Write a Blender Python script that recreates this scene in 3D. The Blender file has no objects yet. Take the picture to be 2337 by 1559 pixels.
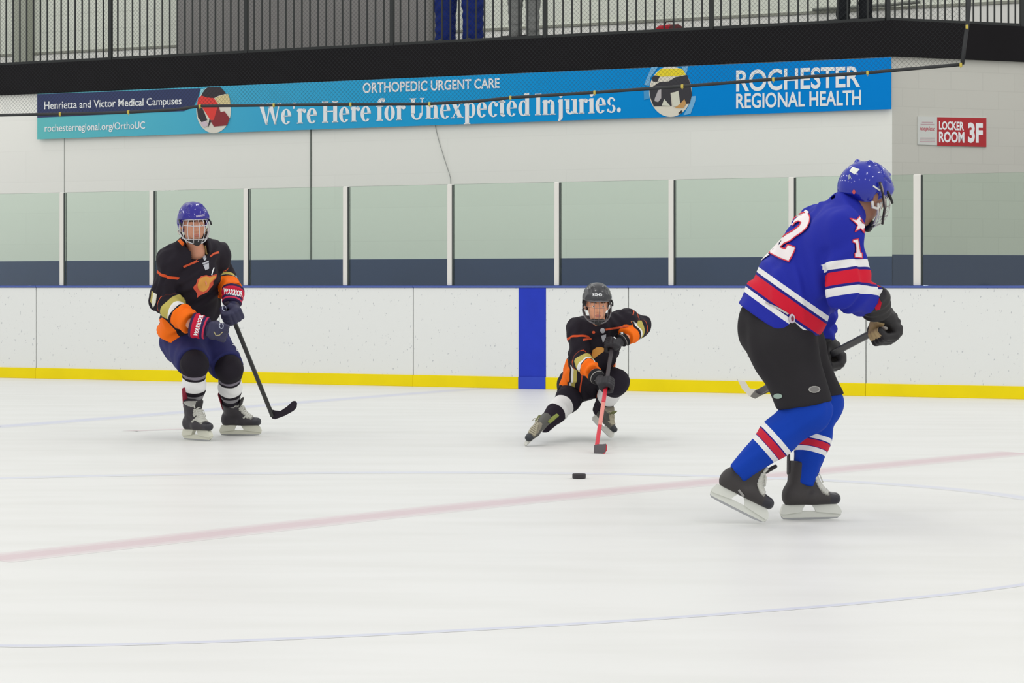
import bpy, bmesh, math, random
import numpy as np
from mathutils import Vector, Matrix
from mathutils.bvhtree import BVHTree
from mathutils.geometry import delaunay_2d_cdt

# ------------------------------------------------------------------ camera, world, lamps, exposure
SC = bpy.context.scene
COL = SC.collection
IMG_W, IMG_H = 2337.0, 1559.0
FPX, CX, HY, CAMZ = 4800.0, 1168.5, 652.0, 1.07     # focal length in px, principal column, horizon row, lens height
cam_data = bpy.data.cameras.new('camera')
cam_data.sensor_width = 36.0
cam_data.lens = FPX / IMG_W * 36.0
cam_data.shift_y = -(IMG_H / 2 - HY) / IMG_W
cam_data.clip_start, cam_data.clip_end = 0.1, 200.0
cam = bpy.data.objects.new('camera', cam_data)
cam.location = (0, 0, CAMZ)
cam.rotation_euler = (math.pi / 2, 0, 0)
COL.objects.link(cam)
SC.camera = cam

world = bpy.data.worlds.new('arena_air')
SC.world = world
world.use_nodes = True
world.node_tree.nodes['Background'].inputs[0].default_value = (0.985, 0.985, 0.97, 1)
world.node_tree.nodes['Background'].inputs[1].default_value = 0.82
SC.view_settings.view_transform = 'Standard'
SC.view_settings.look = 'None'
SC.view_settings.gamma = 1.0
SC.view_settings.exposure = 0.0
SC.view_settings.use_curve_mapping = False
SC.cycles.use_denoising = True
SC.cycles.max_bounces = 8
SC.cycles.transparent_max_bounces = 24

lamp_data = bpy.data.lights.new('arena_lamp', 'AREA')
lamp_data.shape = 'RECTANGLE'
lamp_data.size, lamp_data.size_y = 0.6, 1.7
lamp_data.energy = 66.0
lamp_data.color = (1.0, 0.99, 0.965)
for ix in range(5):
    for iy in range(5):  # last row added above the balcony to brighten its back wall
        lo_ = bpy.data.objects.new('arena_lamp', lamp_data)
        lo_.location = (-14.5 + ix * 6.6, -0.8 + iy * 6.6, 9.0)
        COL.objects.link(lo_)

# ------------------------------------------------------------------ small helpers
def V3(*a): return np.array(a, float)
def nrm(v): v = np.asarray(v, float); return v / max(1e-9, np.linalg.norm(v))
def P(px, py, Y): return V3((px - CX) * Y / FPX, Y, CAMZ - (py - HY) * Y / FPX)
def ice(px, py): return P(px, py, FPX * CAMZ / (py - HY))
def ray(px, py): return V3((px - CX) / FPX, 1.0, -(py - HY) / FPX)
CAMP = V3(0, 0, CAMZ)
def on_plane(px, py, p0, n):
    d = ray(px, py); t = np.dot(np.asarray(p0) - CAMP, n) / np.dot(d, n)
    return CAMP + d * t
def lin(c):
    out = []
    for v in c[:3]:
        v = v / 255.0
        out.append(v / 12.92 if v <= 0.04045 else ((v + 0.055) / 1.055) ** 2.4)
    return (out[0], out[1], out[2], 1.0)

MATS = {}
def mat(name, rgb, rough=0.6, metal=0.0, bump=0.0, bscale=200.0, var=0.0, vscale=6.0, coat=0.0, sheen=0.0, spec=0.5):
    if name in MATS: return MATS[name]
    m = bpy.data.materials.new(name); m.use_nodes = True
    nt = m.node_tree; b = nt.nodes['Principled BSDF']
    c = lin(rgb)
    b.inputs['Base Color'].default_value = c
    b.inputs['Roughness'].default_value = rough
    b.inputs['Metallic'].default_value = metal
    b.inputs['Specular IOR Level'].default_value = spec
    if spec == .5 and rough >= .75: b.inputs['Specular IOR Level'].default_value = .2
    if coat: b.inputs['Coat Weight'].default_value = coat; b.inputs['Coat Roughness'].default_value = 0.06
    if sheen: b.inputs['Sheen Weight'].default_value = sheen
    tc = nt.nodes.new('ShaderNodeTexCoord')
    nz = nt.nodes.new('ShaderNodeTexNoise'); nz.inputs['Scale'].default_value = vscale; nz.inputs['Detail'].default_value = 4
    nt.links.new(tc.outputs['Object'], nz.inputs['Vector'])
    if var:
        r = nt.nodes.new('ShaderNodeValToRGB')
        r.color_ramp.elements[0].position = 0.3; r.color_ramp.elements[1].position = 0.7
        r.color_ramp.elements[0].color = tuple(x * (1 - var) for x in c[:3]) + (1,)
        r.color_ramp.elements[1].color = tuple(min(1, x * (1 + var)) for x in c[:3]) + (1,)
        nt.links.new(nz.outputs['Fac'], r.inputs['Fac']); nt.links.new(r.outputs['Color'], b.inputs['Base Color'])
    if bump:
        n2 = nt.nodes.new('ShaderNodeTexNoise'); n2.inputs['Scale'].default_value = bscale; n2.inputs['Detail'].default_value = 3
        nt.links.new(tc.outputs['Object'], n2.inputs['Vector'])
        bp = nt.nodes.new('ShaderNodeBump'); bp.inputs['Strength'].default_value = bump; bp.inputs['Distance'].default_value = 0.004
        nt.links.new(n2.outputs['Fac'], bp.inputs['Height']); nt.links.new(bp.outputs['Normal'], b.inputs['Normal'])
    MATS[name] = m
    return m

def ramp_mat(name, attr, stops, rough=0.8, bump=0.15, scale=1.0, offset=0.0, sheen=0.0, coat=0.0):
    """cloth dyed in bands: constant colour steps along a stored coordinate of the garment"""
    m = bpy.data.materials.new(name); m.use_nodes = True
    nt = m.node_tree; b = nt.nodes['Principled BSDF']
    b.inputs['Roughness'].default_value = rough; b.inputs['Specular IOR Level'].default_value = .2
    if sheen: b.inputs['Sheen Weight'].default_value = sheen
    if coat: b.inputs['Coat Weight'].default_value = coat
    at = nt.nodes.new('ShaderNodeAttribute'); at.attribute_name = attr
    mp = nt.nodes.new('ShaderNodeMath'); mp.operation = 'MULTIPLY_ADD'
    mp.inputs[1].default_value = scale; mp.inputs[2].default_value = offset
    nt.links.new(at.outputs['Fac'], mp.inputs[0])
    r = nt.nodes.new('ShaderNodeValToRGB'); cr = r.color_ramp; cr.interpolation = 'CONSTANT'
    stops = sorted(stops, key=lambda s: s[0])
    cr.elements[0].position = 0.0; cr.elements[0].color = lin(stops[0][1])
    cr.elements[1].position = stops[1][0] * scale + offset; cr.elements[1].color = lin(stops[1][1])
    for pos, c in stops[2:]:
        e = cr.elements.new(min(1, max(0, pos * scale + offset))); e.color = lin(c)
    nt.links.new(mp.outputs[0], r.inputs['Fac']); nt.links.new(r.outputs['Color'], b.inputs['Base Color'])
    if bump:
        tc = nt.nodes.new('ShaderNodeTexCoord')
        n2 = nt.nodes.new('ShaderNodeTexNoise'); n2.inputs['Scale'].default_value = 260.0
        nt.links.new(tc.outputs['Object'], n2.inputs['Vector'])
        bp = nt.nodes.new('ShaderNodeBump'); bp.inputs['Strength'].default_value = bump; bp.inputs['Distance'].default_value = 0.004
        nt.links.new(n2.outputs['Fac'], bp.inputs['Height']); nt.links.new(bp.outputs['Normal'], b.inputs['Normal'])
    return m

def link_mesh(name, verts, faces, mats, parent=None, base=(0, 0, 0), smooth=False, fmi=None):
    """one mesh object; verts in world space, stored relative to base (the thing's origin)"""
    base = np.asarray(base, float)
    v = np.asarray(verts, float) - base
    me = bpy.data.meshes.new(name)
    me.from_pydata(v.tolist(), [], faces if isinstance(faces, list) else faces.tolist())
    if not isinstance(mats, (list, tuple)): mats = [mats]
    for m in mats: me.materials.append(m)
    if fmi is not None: me.polygons.foreach_set('material_index', np.asarray(fmi, np.int32))
    if smooth: me.polygons.foreach_set('use_smooth', np.ones(len(me.polygons), bool))
    me.update()
    o = bpy.data.objects.new(name, me)
    COL.objects.link(o)
    if parent is not None: o.parent = parent
    else: o.location = base
    return o

def thing(o, label, cat, group=None):
    o['label'] = label; o['category'] = cat
    if group: o['group'] = group
    return o
def struct(o, label=None):
    o['kind'] = 'structure'
    if label: o['label'] = label
    return o
def empty(name, base, label, cat, group=None):
    o = bpy.data.objects.new(name, None); o.empty_display_size = 0.1
    o.location = base; COL.objects.link(o)
    return thing(o, label, cat, group)

class Geo:
    """collects shapes for ONE mesh"""
    def __init__(s): s.v = []; s.f = []; s.mi = []
    def add(s, v, f, mi=0):
        k = len(s.v); s.v += [list(map(float, p)) for p in v]
        for q in f: s.f.append([i + k for i in q]); s.mi.append(mi)
        return s
    def box8(s, pts, mi=0):      # bottom 4 (ccw), top 4
        return s.add(pts, [[3, 2, 1, 0], [4, 5, 6, 7], [0, 1, 5, 4], [1, 2, 6, 5], [2, 3, 7, 6], [3, 0, 4, 7]], mi)
    def box(s, c, a, b, d, mi=0):
        c, a, b, d = map(np.asarray, (c, a, b, d))
        return s.box8([c - a - b - d, c + a - b - d, c + a + b - d, c - a + b - d, c - a - b + d, c + a - b + d, c + a + b + d, c - a + b + d], mi)
    def bbox(s, c, a, b, d, r, mi=0):
        """box with chamfered edges along d axis and inset ends"""
        c, a, b, d = [np.asarray(x, float) for x in (c, a, b, d)]
        la, lb, ld = [np.linalg.norm(x) for x in (a, b, d)]
        r = min(r, la * .45, lb * .45, ld * .45)
        ua, ub, ud = a / la, b / lb, d / ld
        def ring(off, ins):
            A, B = la - ins, lb - ins
            pts = [(A - r, -B), (A, -B + r), (A, B - r), (A - r, B), (-A + r, B), (-A, B - r), (-A, -B + r), (-A + r, -B)]
            return [c + ua * x + ub * y + ud * off for x, y in pts]
        rs = [ring(-ld, r), ring(-ld + r, 0), ring(ld - r, 0), ring(ld, r)]
        v = [p for q in rs for p in q]; f = [list(range(7, -1, -1)), list(range(24, 32))]
        for k in range(3):
            for i in range(8):
                j = (i + 1) % 8
                f.append([k * 8 + i, k * 8 + j, k * 8 + 8 + j, k * 8 + 8 + i])
        return s.add(v, f, mi)
    def tube(s, pts, r, n=8, mi=0, cap=True):
        pts = [np.asarray(p, float) for p in pts]; m = len(pts)
        rr = r if isinstance(r, (list, tuple, np.ndarray)) else [r] * m
        T = [nrm(pts[min(i + 1, m - 1)] - pts[max(i - 1, 0)]) for i in range(m)]
        ref = V3(0, 0, 1) if abs(T[0][2]) < .9 else V3(1, 0, 0)
        u = nrm(np.cross(T[0], ref)); v = []; f = []
        for i in range(m):
            u = nrm(u - T[i] * np.dot(u, T[i])); w = np.cross(T[i], u)
            for k in range(n):
                a = 2 * math.pi * k / n
                v.append(pts[i] + (u * math.cos(a) + w * math.sin(a)) * rr[i])
        for i in range(m - 1):
            for k in range(n):
                j = (k + 1) % n
                f.append([i * n + k, i * n + j, (i + 1) * n + j, (i + 1) * n + k])
        if cap: f += [list(range(n - 1, -1, -1)), list(range((m - 1) * n, m * n))]
        return s.add(v, f, mi)
    def prism(s, poly, depth, mi=0):     # poly: 3D points (planar), depth: vector
        n = len(poly); d = np.asarray(depth, float)
        v = [np.asarray(p, float) - d / 2 for p in poly] + [np.asarray(p, float) + d / 2 for p in poly]
        f = [list(range(n)), list(range(2 * n - 1, n - 1, -1))] + [[i + n, (i + 1) % n + n, (i + 1) % n, i] for i in range(n)]
        return s.add(v, f, mi)
    def ball(s, c, r, n=10, mi=0):
        c = np.asarray(c, float); r = np.asarray(r, float) * np.ones(3)
        v = [c + r * V3(0, 0, -1)]; f = []
        for i in range(1, n):
            t = -math.pi / 2 + math.pi * i / n
            for k in range(2 * n):
                a = math.pi * k / n
                v.append(c + r * V3(math.cos(t) * math.cos(a), math.cos(t) * math.sin(a), math.sin(t)))
        v.append(c + r * V3(0, 0, 1)); m = 2 * n
        for k in range(m):
            f.append([0, 1 + (k + 1) % m, 1 + k]); f.append([len(v) - 1, len(v) - 1 - m + k, len(v) - 1 - m + (k + 1) % m])
        for i in range(n - 2):
            for k in range(m):
                j = (k + 1) % m
                f.append([1 + i * m + k, 1 + i * m + j, 1 + (i + 1) * m + j, 1 + (i + 1) * m + k])
        return s.add(v, f, mi)
    def build(s, name, mats, parent=None, base=(0, 0, 0), smooth=False):
        return link_mesh(name, s.v, s.f, mats, parent, base, smooth, s.mi)

# ------------------------------------------------------------------ lettering
def text2d(txt, bold=0.0, shear=0.0, space=1.0):
    """outline lettering -> unit-box 2D verts + faces"""
    cu = bpy.data.curves.new('lettering', 'FONT'); cu.body = txt; cu.size = 1.0
    cu.offset = bold; cu.shear = shear; cu.space_character = space; cu.resolution_u = 4
    ob = bpy.data.objects.new('lettering', cu); COL.objects.link(ob)
    dg = bpy.context.evaluated_depsgraph_get()
    me = bpy.data.meshes.new_from_object(ob.evaluated_get(dg))
    v = np.array([x.co[:2] for x in me.vertices]); f = [list(p.vertices) for p in me.polygons]
    bpy.data.objects.remove(ob); bpy.data.curves.remove(cu); bpy.data.meshes.remove(me)
    lo, hi = v.min(0), v.max(0)
    return (v - lo) / (hi - lo), f

def arc_ring(cx, cy, rx, ry, tx, ty, a0=0, a1=360, n=28):
    v = []; f = []
    for i in range(n + 1):
        a = math.radians(a0 + (a1 - a0) * i / n)
        v.append((cx + rx * math.cos(a), cy + ry * math.sin(a)))
        v.append((cx + (rx - tx) * math.cos(a), cy + (ry - ty) * math.sin(a)))
    for i in range(n): f.append([2 * i, 2 * i + 2, 2 * i + 3, 2 * i + 1])
    return v, f
def disc2(cx, cy, r, n=16):
    return [(cx + r * math.cos(2 * math.pi * i / n), cy + r * math.sin(2 * math.pi * i / n)) for i in range(n)], [list(range(n))]
def serif_glyphs():
    """a high-contrast bold serif alphabet for the letters on the banner; cap height 1, x-height .68"""
    X, S, T = .7, .235, .05
    R = lambda x0, y0, x1, y1: ([(x0, y0), (x1, y0), (x1, y1), (x0, y1)], [[0, 1, 2, 3]])
    Q = lambda *p: (list(p), [list(range(len(p)))])
    foot = lambda x: R(x - .06, 0, x + S + .06, T)
    flag = lambda x, h: Q((x - .07, h - .1), (x, h - .15), (x + .02, h), (x, h))
    stem = lambda x, h: [R(x, 0, x + S, h), foot(x), flag(x, h)]
    cap = lambda x: [R(x, 0, x + S, 1), R(x - .07, 0, x + S + .07, T), R(x - .07, 1 - T, x + S + .07, 1)]
    bowl = lambda cx, a0=0, a1=360, rx=.31: arc_ring(cx, X / 2, rx, X / 2 + .015, .21, .05, a0, a1)
    g = {}
    g['W'] = ([Q((.0, 1), (.27, 1), (.53, 0), (.42, 0)), Q((.42, 0), (.5, 0), (.72, .93), (.64, .93)), Q((.54, 1), (.81, 1), (1.06, 0), (.95, 0)), Q((.95, 0), (1.02, 0), (1.27, 1), (1.19, 1)), R(-.06, 1 - T, .34, 1), R(.48, 1 - T, .87, 1), R(1.12, 1 - T, 1.35, 1)], 1.3)
    g['e'] = ([bowl(.31, 2, 318), R(.14, .35, .61, .40)], .65)
    g["'"] = ([Q((.04, 1.0), (.19, 1.0), (.11, .7), (.04, .7))], .22)
    g['r'] = (stem(.07, X) + [arc_ring(.42, X - .2, .16, .2, .06, .08, 60, 175), disc2(.46, X - .11, .1)], .56)
    g['H'] = (cap(.07) + cap(.66) + [R(.2, .49, .72, .55)], .98)
    g['f'] = ([R(.09, 0, .09 + S, .85), R(.03, 0, .42, T), R(.0, X - .05, .44, X), arc_ring(.35, .82, .26, .24, .235, .07, 50, 180), disc2(.44, .96, .1)], .47)
    g['o'] = ([bowl(.31)], .65)
    g['U'] = ([R(.07, .28, .07 + S, 1), R(.0, 1 - T, .38, 1), R(.7, .3, .76, 1), R(.6, 1 - T, .86, 1), arc_ring(.415, .3, .345, .32, .17, .07, 180, 360)], .9)
    g['n'] = (stem(.07, X) + [arc_ring(.48, X - .25, .245, .25, .2, .07, 0, 155), R(.49, 0, .49 + S, X - .24), R(.43, 0, .79, T)], .83)
    g['x'] = ([Q((.02, X), (.28, X), (.66, 0), (.4, 0)), Q((.03, 0), (.1, 0), (.58, X), (.51, X)), R(-.03, X - T, .33, X), R(.43, X - T, .66, X), R(-.03, 0, .2, T), R(.35, 0, .71, T)], .71)
    g['p'] = ([R(.07, -.3, .07 + S, X), R(.0, -.3, .38, -.3 + T), flag(.07, X), arc_ring(.41, X / 2, .28, X / 2 + .015, .2, .06, -125, 130)], .73)
    g['c'] = ([bowl(.31, 50, 318), disc2(.48, .56, .1)], .58)
    g['t'] = ([R(.09, .1, .09 + S, .85), R(.0, X - .05, .42, X), arc_ring(.28, .17, .19, .18, .17, .08, 180, 320), Q((.0, X - .05), (.09, X - .05), (.32, .9), (.26, .9))], .45)
    g['d'] = ([arc_ring(.32, X / 2, .31, X / 2 + .015, .21, .06, 50, 310), R(.42, 0, .42 + S, 1.05), Q((.33, .98), (.42, .93), (.45, 1.05), (.42, 1.05)), R(.5, 0, .72, T)], .74)
    g['I'] = (cap(.07), .4)
    g['j'] = ([R(.12, -.1, .12 + S, X), flag(.12, X), arc_ring(.08, -.1, .275, .2, .235, .07, 270, 360), disc2(.24, .88, .115)], .42)
    g['u'] = ([R(.07, .2, .07 + S, X), R(.0, X - T, .25, X), R(.5, 0, .5 + S, X), R(.41, X - T, .6, X), R(.55, 0, .8, T), arc_ring(.34, .23, .27, .245, .2, .08, 180, 330)], .8)
    g['i'] = (stem(.07, X) + [disc2(.19, .88, .115)], .39)
    g['s'] = ([arc_ring(.26, .52, .23, .195, .15, .06, 40, 250), arc_ring(.26, .185, .25, .195, .16, .06, -140, 75), disc2(.43, .58, .06), disc2(.07, .12, .07)], .54)
    g['.'] = ([disc2(.14, .115, .115)], .3)
    g[' '] = ([], .2)
    return g
def serif2d(txt):
    G = serif_glyphs(); x = 0; v = []; f = []
    for ch in txt:
        shapes, adv = G[ch]
        for sv, sf in shapes:
            k = len(v); v += [(p[0] + x, p[1]) for p in sv]; f += [[i + k for i in q] for q in sf]
        x += adv + .035
    v = np.array(v); v[:, 0] = (v[:, 0] - v[:, 0].min()) / (v[:, 0].max() - v[:, 0].min())
    return v, f
def quad_map(v, q):
    """unit square -> pixel quad (bl, br, tr, tl)"""
    q = np.asarray(q, float); x, y = v[:, :1], v[:, 1:2]
    return (1 - x) * (1 - y) * q[0] + x * (1 - y) * q[1] + x * y * q[2] + (1 - x) * y * q[3]
# ------------------------------------------------------------------ the rink: setting
TH = math.atan(FPX / 11102.5)
WE = V3(math.cos(TH), -math.sin(TH), 0)          # along the boards, to the right
WN = V3(math.sin(TH), math.cos(TH), 0)           # away from the ice
WO = V3(0, FPX * CAMZ / 234.7, 0)                # where the boards cross the view axis
UP = V3(0, 0, 1)
WALL_D, BACK_D = 2.3, 5.6
def wpt(s, d, z): return WO + WE * s + WN * d + UP * z
def wray(px, py, d): return on_plane(px, py, WO + WN * d, WN)
def ws(px, d): return float(np.dot(wray(px, HY, d) - WO, WE))
def wz(px, py, d): return float(wray(px, py, d)[2])

ice_m = bpy.data.materials.new('ice'); ice_m.use_nodes = True
nt = ice_m.node_tree; b = nt.nodes['Principled BSDF']
b.inputs['Roughness'].default_value = 0.42; b.inputs['Specular IOR Level'].default_value = 0.35
tc = nt.nodes.new('ShaderNodeTexCoord'); mp = nt.nodes.new('ShaderNodeMapping')
mp.inputs['Scale'].default_value = (0.5, 2.2, 1); mp.inputs['Rotation'].default_value = (0, 0, 0.35)
nz = nt.nodes.new('ShaderNodeTexNoise'); nz.inputs['Scale'].default_value = 1.6; nz.inputs['Detail'].default_value = 6
cr = nt.nodes.new('ShaderNodeValToRGB')
cr.color_ramp.elements[0].position = 0.25; cr.color_ramp.elements[0].color = lin((220, 220, 217))
cr.color_ramp.elements[1].position = 0.6; cr.color_ramp.elements[1].color = lin((227, 227, 225))
nt.links.new(tc.outputs['Object'], mp.inputs['Vector']); nt.links.new(mp.outputs['Vector'], nz.inputs['Vector'])
nt.links.new(nz.outputs['Fac'], cr.inputs['Fac']); nt.links.new(cr.outputs['Color'], b.inputs['Base Color'])

g = Geo()
sL, sR = -15.0, 15.0
a, c = wpt(sL, 0.06, 0), wpt(sR, 0.06, 0)
front = [V3(-16, -4, 0), V3(18, -4, 0)]
g.add([front[0], front[1], c, a, front[0] - UP * .1, front[1] - UP * .1, c - UP * .1, a - UP * .1],
      [[0, 1, 2, 3], [7, 6, 5, 4], [0, 4, 5, 1], [1, 5, 6, 2], [2, 6, 7, 3], [3, 7, 4, 0]])
struct(g.build('floor', ice_m), 'white ice surface of the rink')
g = Geo()
q = [wpt(sL, .06, 0), wpt(sR, .06, 0), wpt(sR, BACK_D + 1, 0), wpt(sL, BACK_D + 1, 0)]
g.box8([p - UP * .1 for p in q] + q)
struct(g.build('floor_walkway', mat('rubber_floor', (60, 60, 62), .9)), 'dark walkway floor behind the boards')

# painted lines under the ice, worn pale
LINE_N = [0]
def ice_line(pxs, w0, w1, tint, label):
    LINE_N[0] += 1; LZ = .0002 + .0001 * LINE_N[0]
    pts = [ice(*p) for p in pxs]
    xs = np.array([p[0] for p in pts]); ys = np.array([p[1] for p in pts])
    t = np.linspace(0, 1, 60); tt = np.linspace(0, 1, len(pts))
    # smooth the hand-placed curve
    cx_ = np.polyfit(tt, xs, min(3, len(pts) - 1)); cy_ = np.polyfit(tt, ys, min(3, len(pts) - 1))
    X = np.polyval(cx_, t); Y = np.polyval(cy_, t)
    lanes = [-.5, -.38, -.22, .22, .38, .5]; shade = [0, 1, 2, 1, 0]
    v = []; f = []; mi = []
    for i in range(len(t)):
        d = nrm(V3(X[min(i + 1, 59)] - X[max(i - 1, 0)], Y[min(i + 1, 59)] - Y[max(i - 1, 0)], 0)); n = V3(-d[1], d[0], 0)
        w = w0 + (w1 - w0) * t[i]
        for l in lanes: v.append(V3(X[i], Y[i], LZ) + n * l * w)
    for i in range(59):
        for k in range(5):
            f.append([i * 6 + k, i * 6 + k + 1, i * 6 + 7 + k, i * 6 + 6 + k]); mi.append(shade[k])
    base = (225, 225, 223)
    ms = []
    for k, a_ in enumerate((.33, .66, 1.0)):
        c_ = tuple(base[j] + (tint[j] - base[j]) * a_ for j in range(3))
        ms.append(mat('ice_paint_%d_%d_%d_%d' % (tint + (k,)), c_, .42, spec=.35, var=.012, vscale=3))
    struct(link_mesh('trim_%d' % (10 + LINE_N[0]), v, f, ms, None, (0, 0, 0), False, mi), label)
ice_line([(0, 1272), (250, 1250), (500, 1217), (750, 1190), (1000, 1160), (1300, 1129), (1600, 1102), (1900, 1077), (2337, 1030)], .28, .32, (213, 195, 199), 'worn pale red line across the ice')
ice_line([(-60, 976), (0, 970), (150, 962), (300, 952), (500, 935), (800, 908), (1000, 893), (1120, 886)], .3, .3, (208, 210, 224), 'faint blue line near the boards')
ice_line([(-60, 1094), (0, 1092), (350, 1083), (700, 1078), (1140, 1078), (1300, 1080), (1600, 1087), (1900, 1100), (2100, 1113), (2400, 1140)], .14, .14, (213, 215, 225), 'faint curved blue line across the middle')
ice_line([(-60, 1470), (0, 1469), (300, 1466), (700, 1456), (1137, 1440), (1500, 1417), (1900, 1379), (2337, 1330), (2420, 1320)], .05, .05, (206, 209, 224), 'thin blue line nearest the camera')
ice_line([(298, 984), (340, 982), (420, 979), (470, 977)], .12, .12, (218, 204, 206), 'short faint red dash beside the skates')

# ---- boards
board_m = bpy.data.materials.new('board_white'); board_m.use_nodes = True
nt = board_m.node_tree; b = nt.nodes['Principled BSDF']; b.inputs['Roughness'].default_value = .38
tc = nt.nodes.new('ShaderNodeTexCoord'); mp = nt.nodes.new('ShaderNodeMapping')
mp.inputs['Rotation'].default_value = (0, .5, TH); mp.inputs['Scale'].default_value = (1, 1, .5)
nz = nt.nodes.new('ShaderNodeTexNoise'); nz.inputs['Scale'].default_value = 46; nz.inputs['Detail'].default_value = 2
cr = nt.nodes.new('ShaderNodeValToRGB')
cr.color_ramp.elements[0].position = .27; cr.color_ramp.elements[0].color = lin((190, 193, 196))
cr.color_ramp.elements[1].position = .32; cr.color_ramp.elements[1].color = lin((229, 231, 229))
nt.links.new(tc.outputs['Object'], mp.inputs['Vector']); nt.links.new(mp.outputs['Vector'], nz.inputs['Vector'])
nt.links.new(nz.outputs['Fac'], cr.inputs['Fac']); nt.links.new(cr.outputs['Color'], b.inputs['Base Color'])
yel = mat('kick_yellow', (240, 217, 0), .4, var=.03, vscale=3, spec=.2)
blu = mat('stripe_blue', (36, 58, 186), .4, var=.05, vscale=5, spec=.2)
blu2 = mat('stripe_blue_low', (52, 74, 190), .4, var=.05, vscale=5, spec=.2)
capm = mat('cap_rail_blue', (70, 92, 165), .4)
def slab(s0, s1, d0, d1, z0, z1, gobj=None, mi=0, r=0.004):
    g = gobj or Geo()
    g.bbox((wpt((s0 + s1) / 2, (d0 + d1) / 2, (z0 + z1) / 2)), WE * (s1 - s0) / 2, WN * (d1 - d0) / 2, UP * (z1 - z0) / 2, r, mi)
    return g
seams = [-430, 82, 500, 943, 1434, 1976, 2560]
where = ['outermost at the left end of the row', 'on the left, between the picture edge seam and the skater in black and orange', 'behind the adult skater in black and orange',
         'crossed by the broad blue stripe left of the child', 'between the child and the tall blue skater', 'rightmost, beyond the tall blue skater']
where = ['white rink board panel with yellow kick plate cut by the left picture edge',
         'white rink board panel directly behind the skater in the orange and black jersey',
         'white rink board panel between the black stick blade and mid rink, no stripe',
         'white rink board panel crossed by the wide vertical blue stripe',
         'white rink board panel behind the back and shorts of the blue number 12 skater',
         'white rink board panel at far right, past the black gloves of the blue skater']
KZ = .122
s_b0, s_b1 = ws(1184, 0), ws(1246, 0)
for i in range(6):
    s0, s1 = ws(seams[i], 0) + .004, ws(seams[i + 1], 0) - .004
    base = wpt((s0 + s1) / 2, 0, 0)
    root = empty('rink_board', base, where[i], 'rink board', 'board panels along the far side')
    slab(s0, s1, 0.0, .1, .0, 1.048).build('panel', board_m, root, base)
    slab(s0 - .003, s1 + .003, -.012, .0, .0, KZ).build('kick_plate', yel, root, base)['label'] = 'yellow kick plate'
    slab(s0 - .003, s1 + .003, -.012, .11, 1.048, 1.07).build('cap_rail', capm, root, base)['label'] = 'blue cap rail'
    if s0 < s_b0 < s1:
        g = slab(s_b0, s_b1, -.006, .0, KZ, 1.046, None, 0, .001)
        slab(s_b0, s_b1, -.018, -.0125, .002, KZ + .002, g, 1, .001)
        g.build('blue_stripe', [blu, blu2], root, base)['label'] = 'wide vertical blue line stripe'

# ---- glass above the boards
glass = bpy.data.materials.new('rink_glass'); glass.use_nodes = True
nt = glass.node_tree; nt.nodes.clear()
out = nt.nodes.new('ShaderNodeOutputMaterial'); mx = nt.nodes.new('ShaderNodeMixShader')
tr = nt.nodes.new('ShaderNodeBsdfTransparent'); tr.inputs[0].default_value = (.895, .958, .915, 1)
gl = nt.nodes.new('ShaderNodeBsdfGlossy'); gl.inputs['Roughness'].default_value = .03
fr = nt.nodes.new('ShaderNodeFresnel'); fr.inputs['IOR'].default_value = 1.42
nt.links.new(fr.outputs[0], mx.inputs[0]); nt.links.new(tr.outputs[0], mx.inputs[1]); nt.links.new(gl.outputs[0], mx.inputs[2])
nt.links.new(mx.outputs[0], out.inputs[0])
posts = [-70, 143, 348, 563, 790, 1028, 1272, 1533, 1807, 2094, 2392]
postm = mat('post_white', (222, 220, 214), .45)
gask = mat('gasket_dark', (52, 60, 58), .6)
GD, GH = .05, 1.07
pw_lab = ['glass post cut off beyond the left picture edge', 'white glass post at far left of the picture', 'white glass post just left of the orange and black skater',
          'white glass post just right of the orange and black skater', 'white glass post right of the thin wall joint line', 'white glass post under the lower end of the thin wall cable',
          'white glass post between the blue stripe and the child helmet', 'white glass post right of the child, left of the blue skater', 'white glass post rising behind the blue skater back number',
          'wide white glass post at far right below the locker room sign', 'white glass post beyond the right picture edge']
pane_lab = ['clear glass pane at the left picture edge', 'clear glass pane between the two leftmost posts', 'clear glass pane behind the head of the orange and black skater',
            'clear glass pane with the thin dark wall joint showing through', 'clear glass pane just right of the pane showing the dark wall joint', 'clear glass pane above the blue stripe on the boards',
            'clear glass pane above and right of the child helmet', 'clear glass pane just left of the blue skater back', 'clear glass pane behind the blue skater helmet and star sleeve', 'clear glass pane at far right edge under the locker room sign']
for i, px in enumerate(posts):
    if px < 0 or px > 2337: continue
    s = ws(px, GD); hw = .036 if px == 2094 else .027
    base = wpt(s, GD, 1.07)
    o = slab(s - hw, s + hw, GD - .03, GD + .03, 1.07, 1.07 + GH, None, 0, .006).build('glass_post', postm, None, base)
    thing(o, pw_lab[i], 'post', 'glass support posts')
    slab(s + hw, s + hw + .014, GD - .02, GD + .02, 1.07, 1.07 + GH - .005, None, 0, .002).build('gasket', gask, o, base)['label'] = 'dark gasket strip'
for i in range(10):
    s0 = ws(posts[i], GD) + (.036 if posts[i] == 2094 else .027) + .0145; s1 = ws(posts[i + 1], GD) - (.036 if posts[i + 1] == 2094 else .027) - .0005
    base = wpt((s0 + s1) / 2, GD, 1.07)
    o = slab(s0, s1, GD - .006, GD + .006, 1.071, 1.07 + GH, None, 0, .001).build('plexiglass_sheet', glass, None, base)
    thing(o, pane_lab[i], 'glass pane', 'glass panes above the boards')

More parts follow.
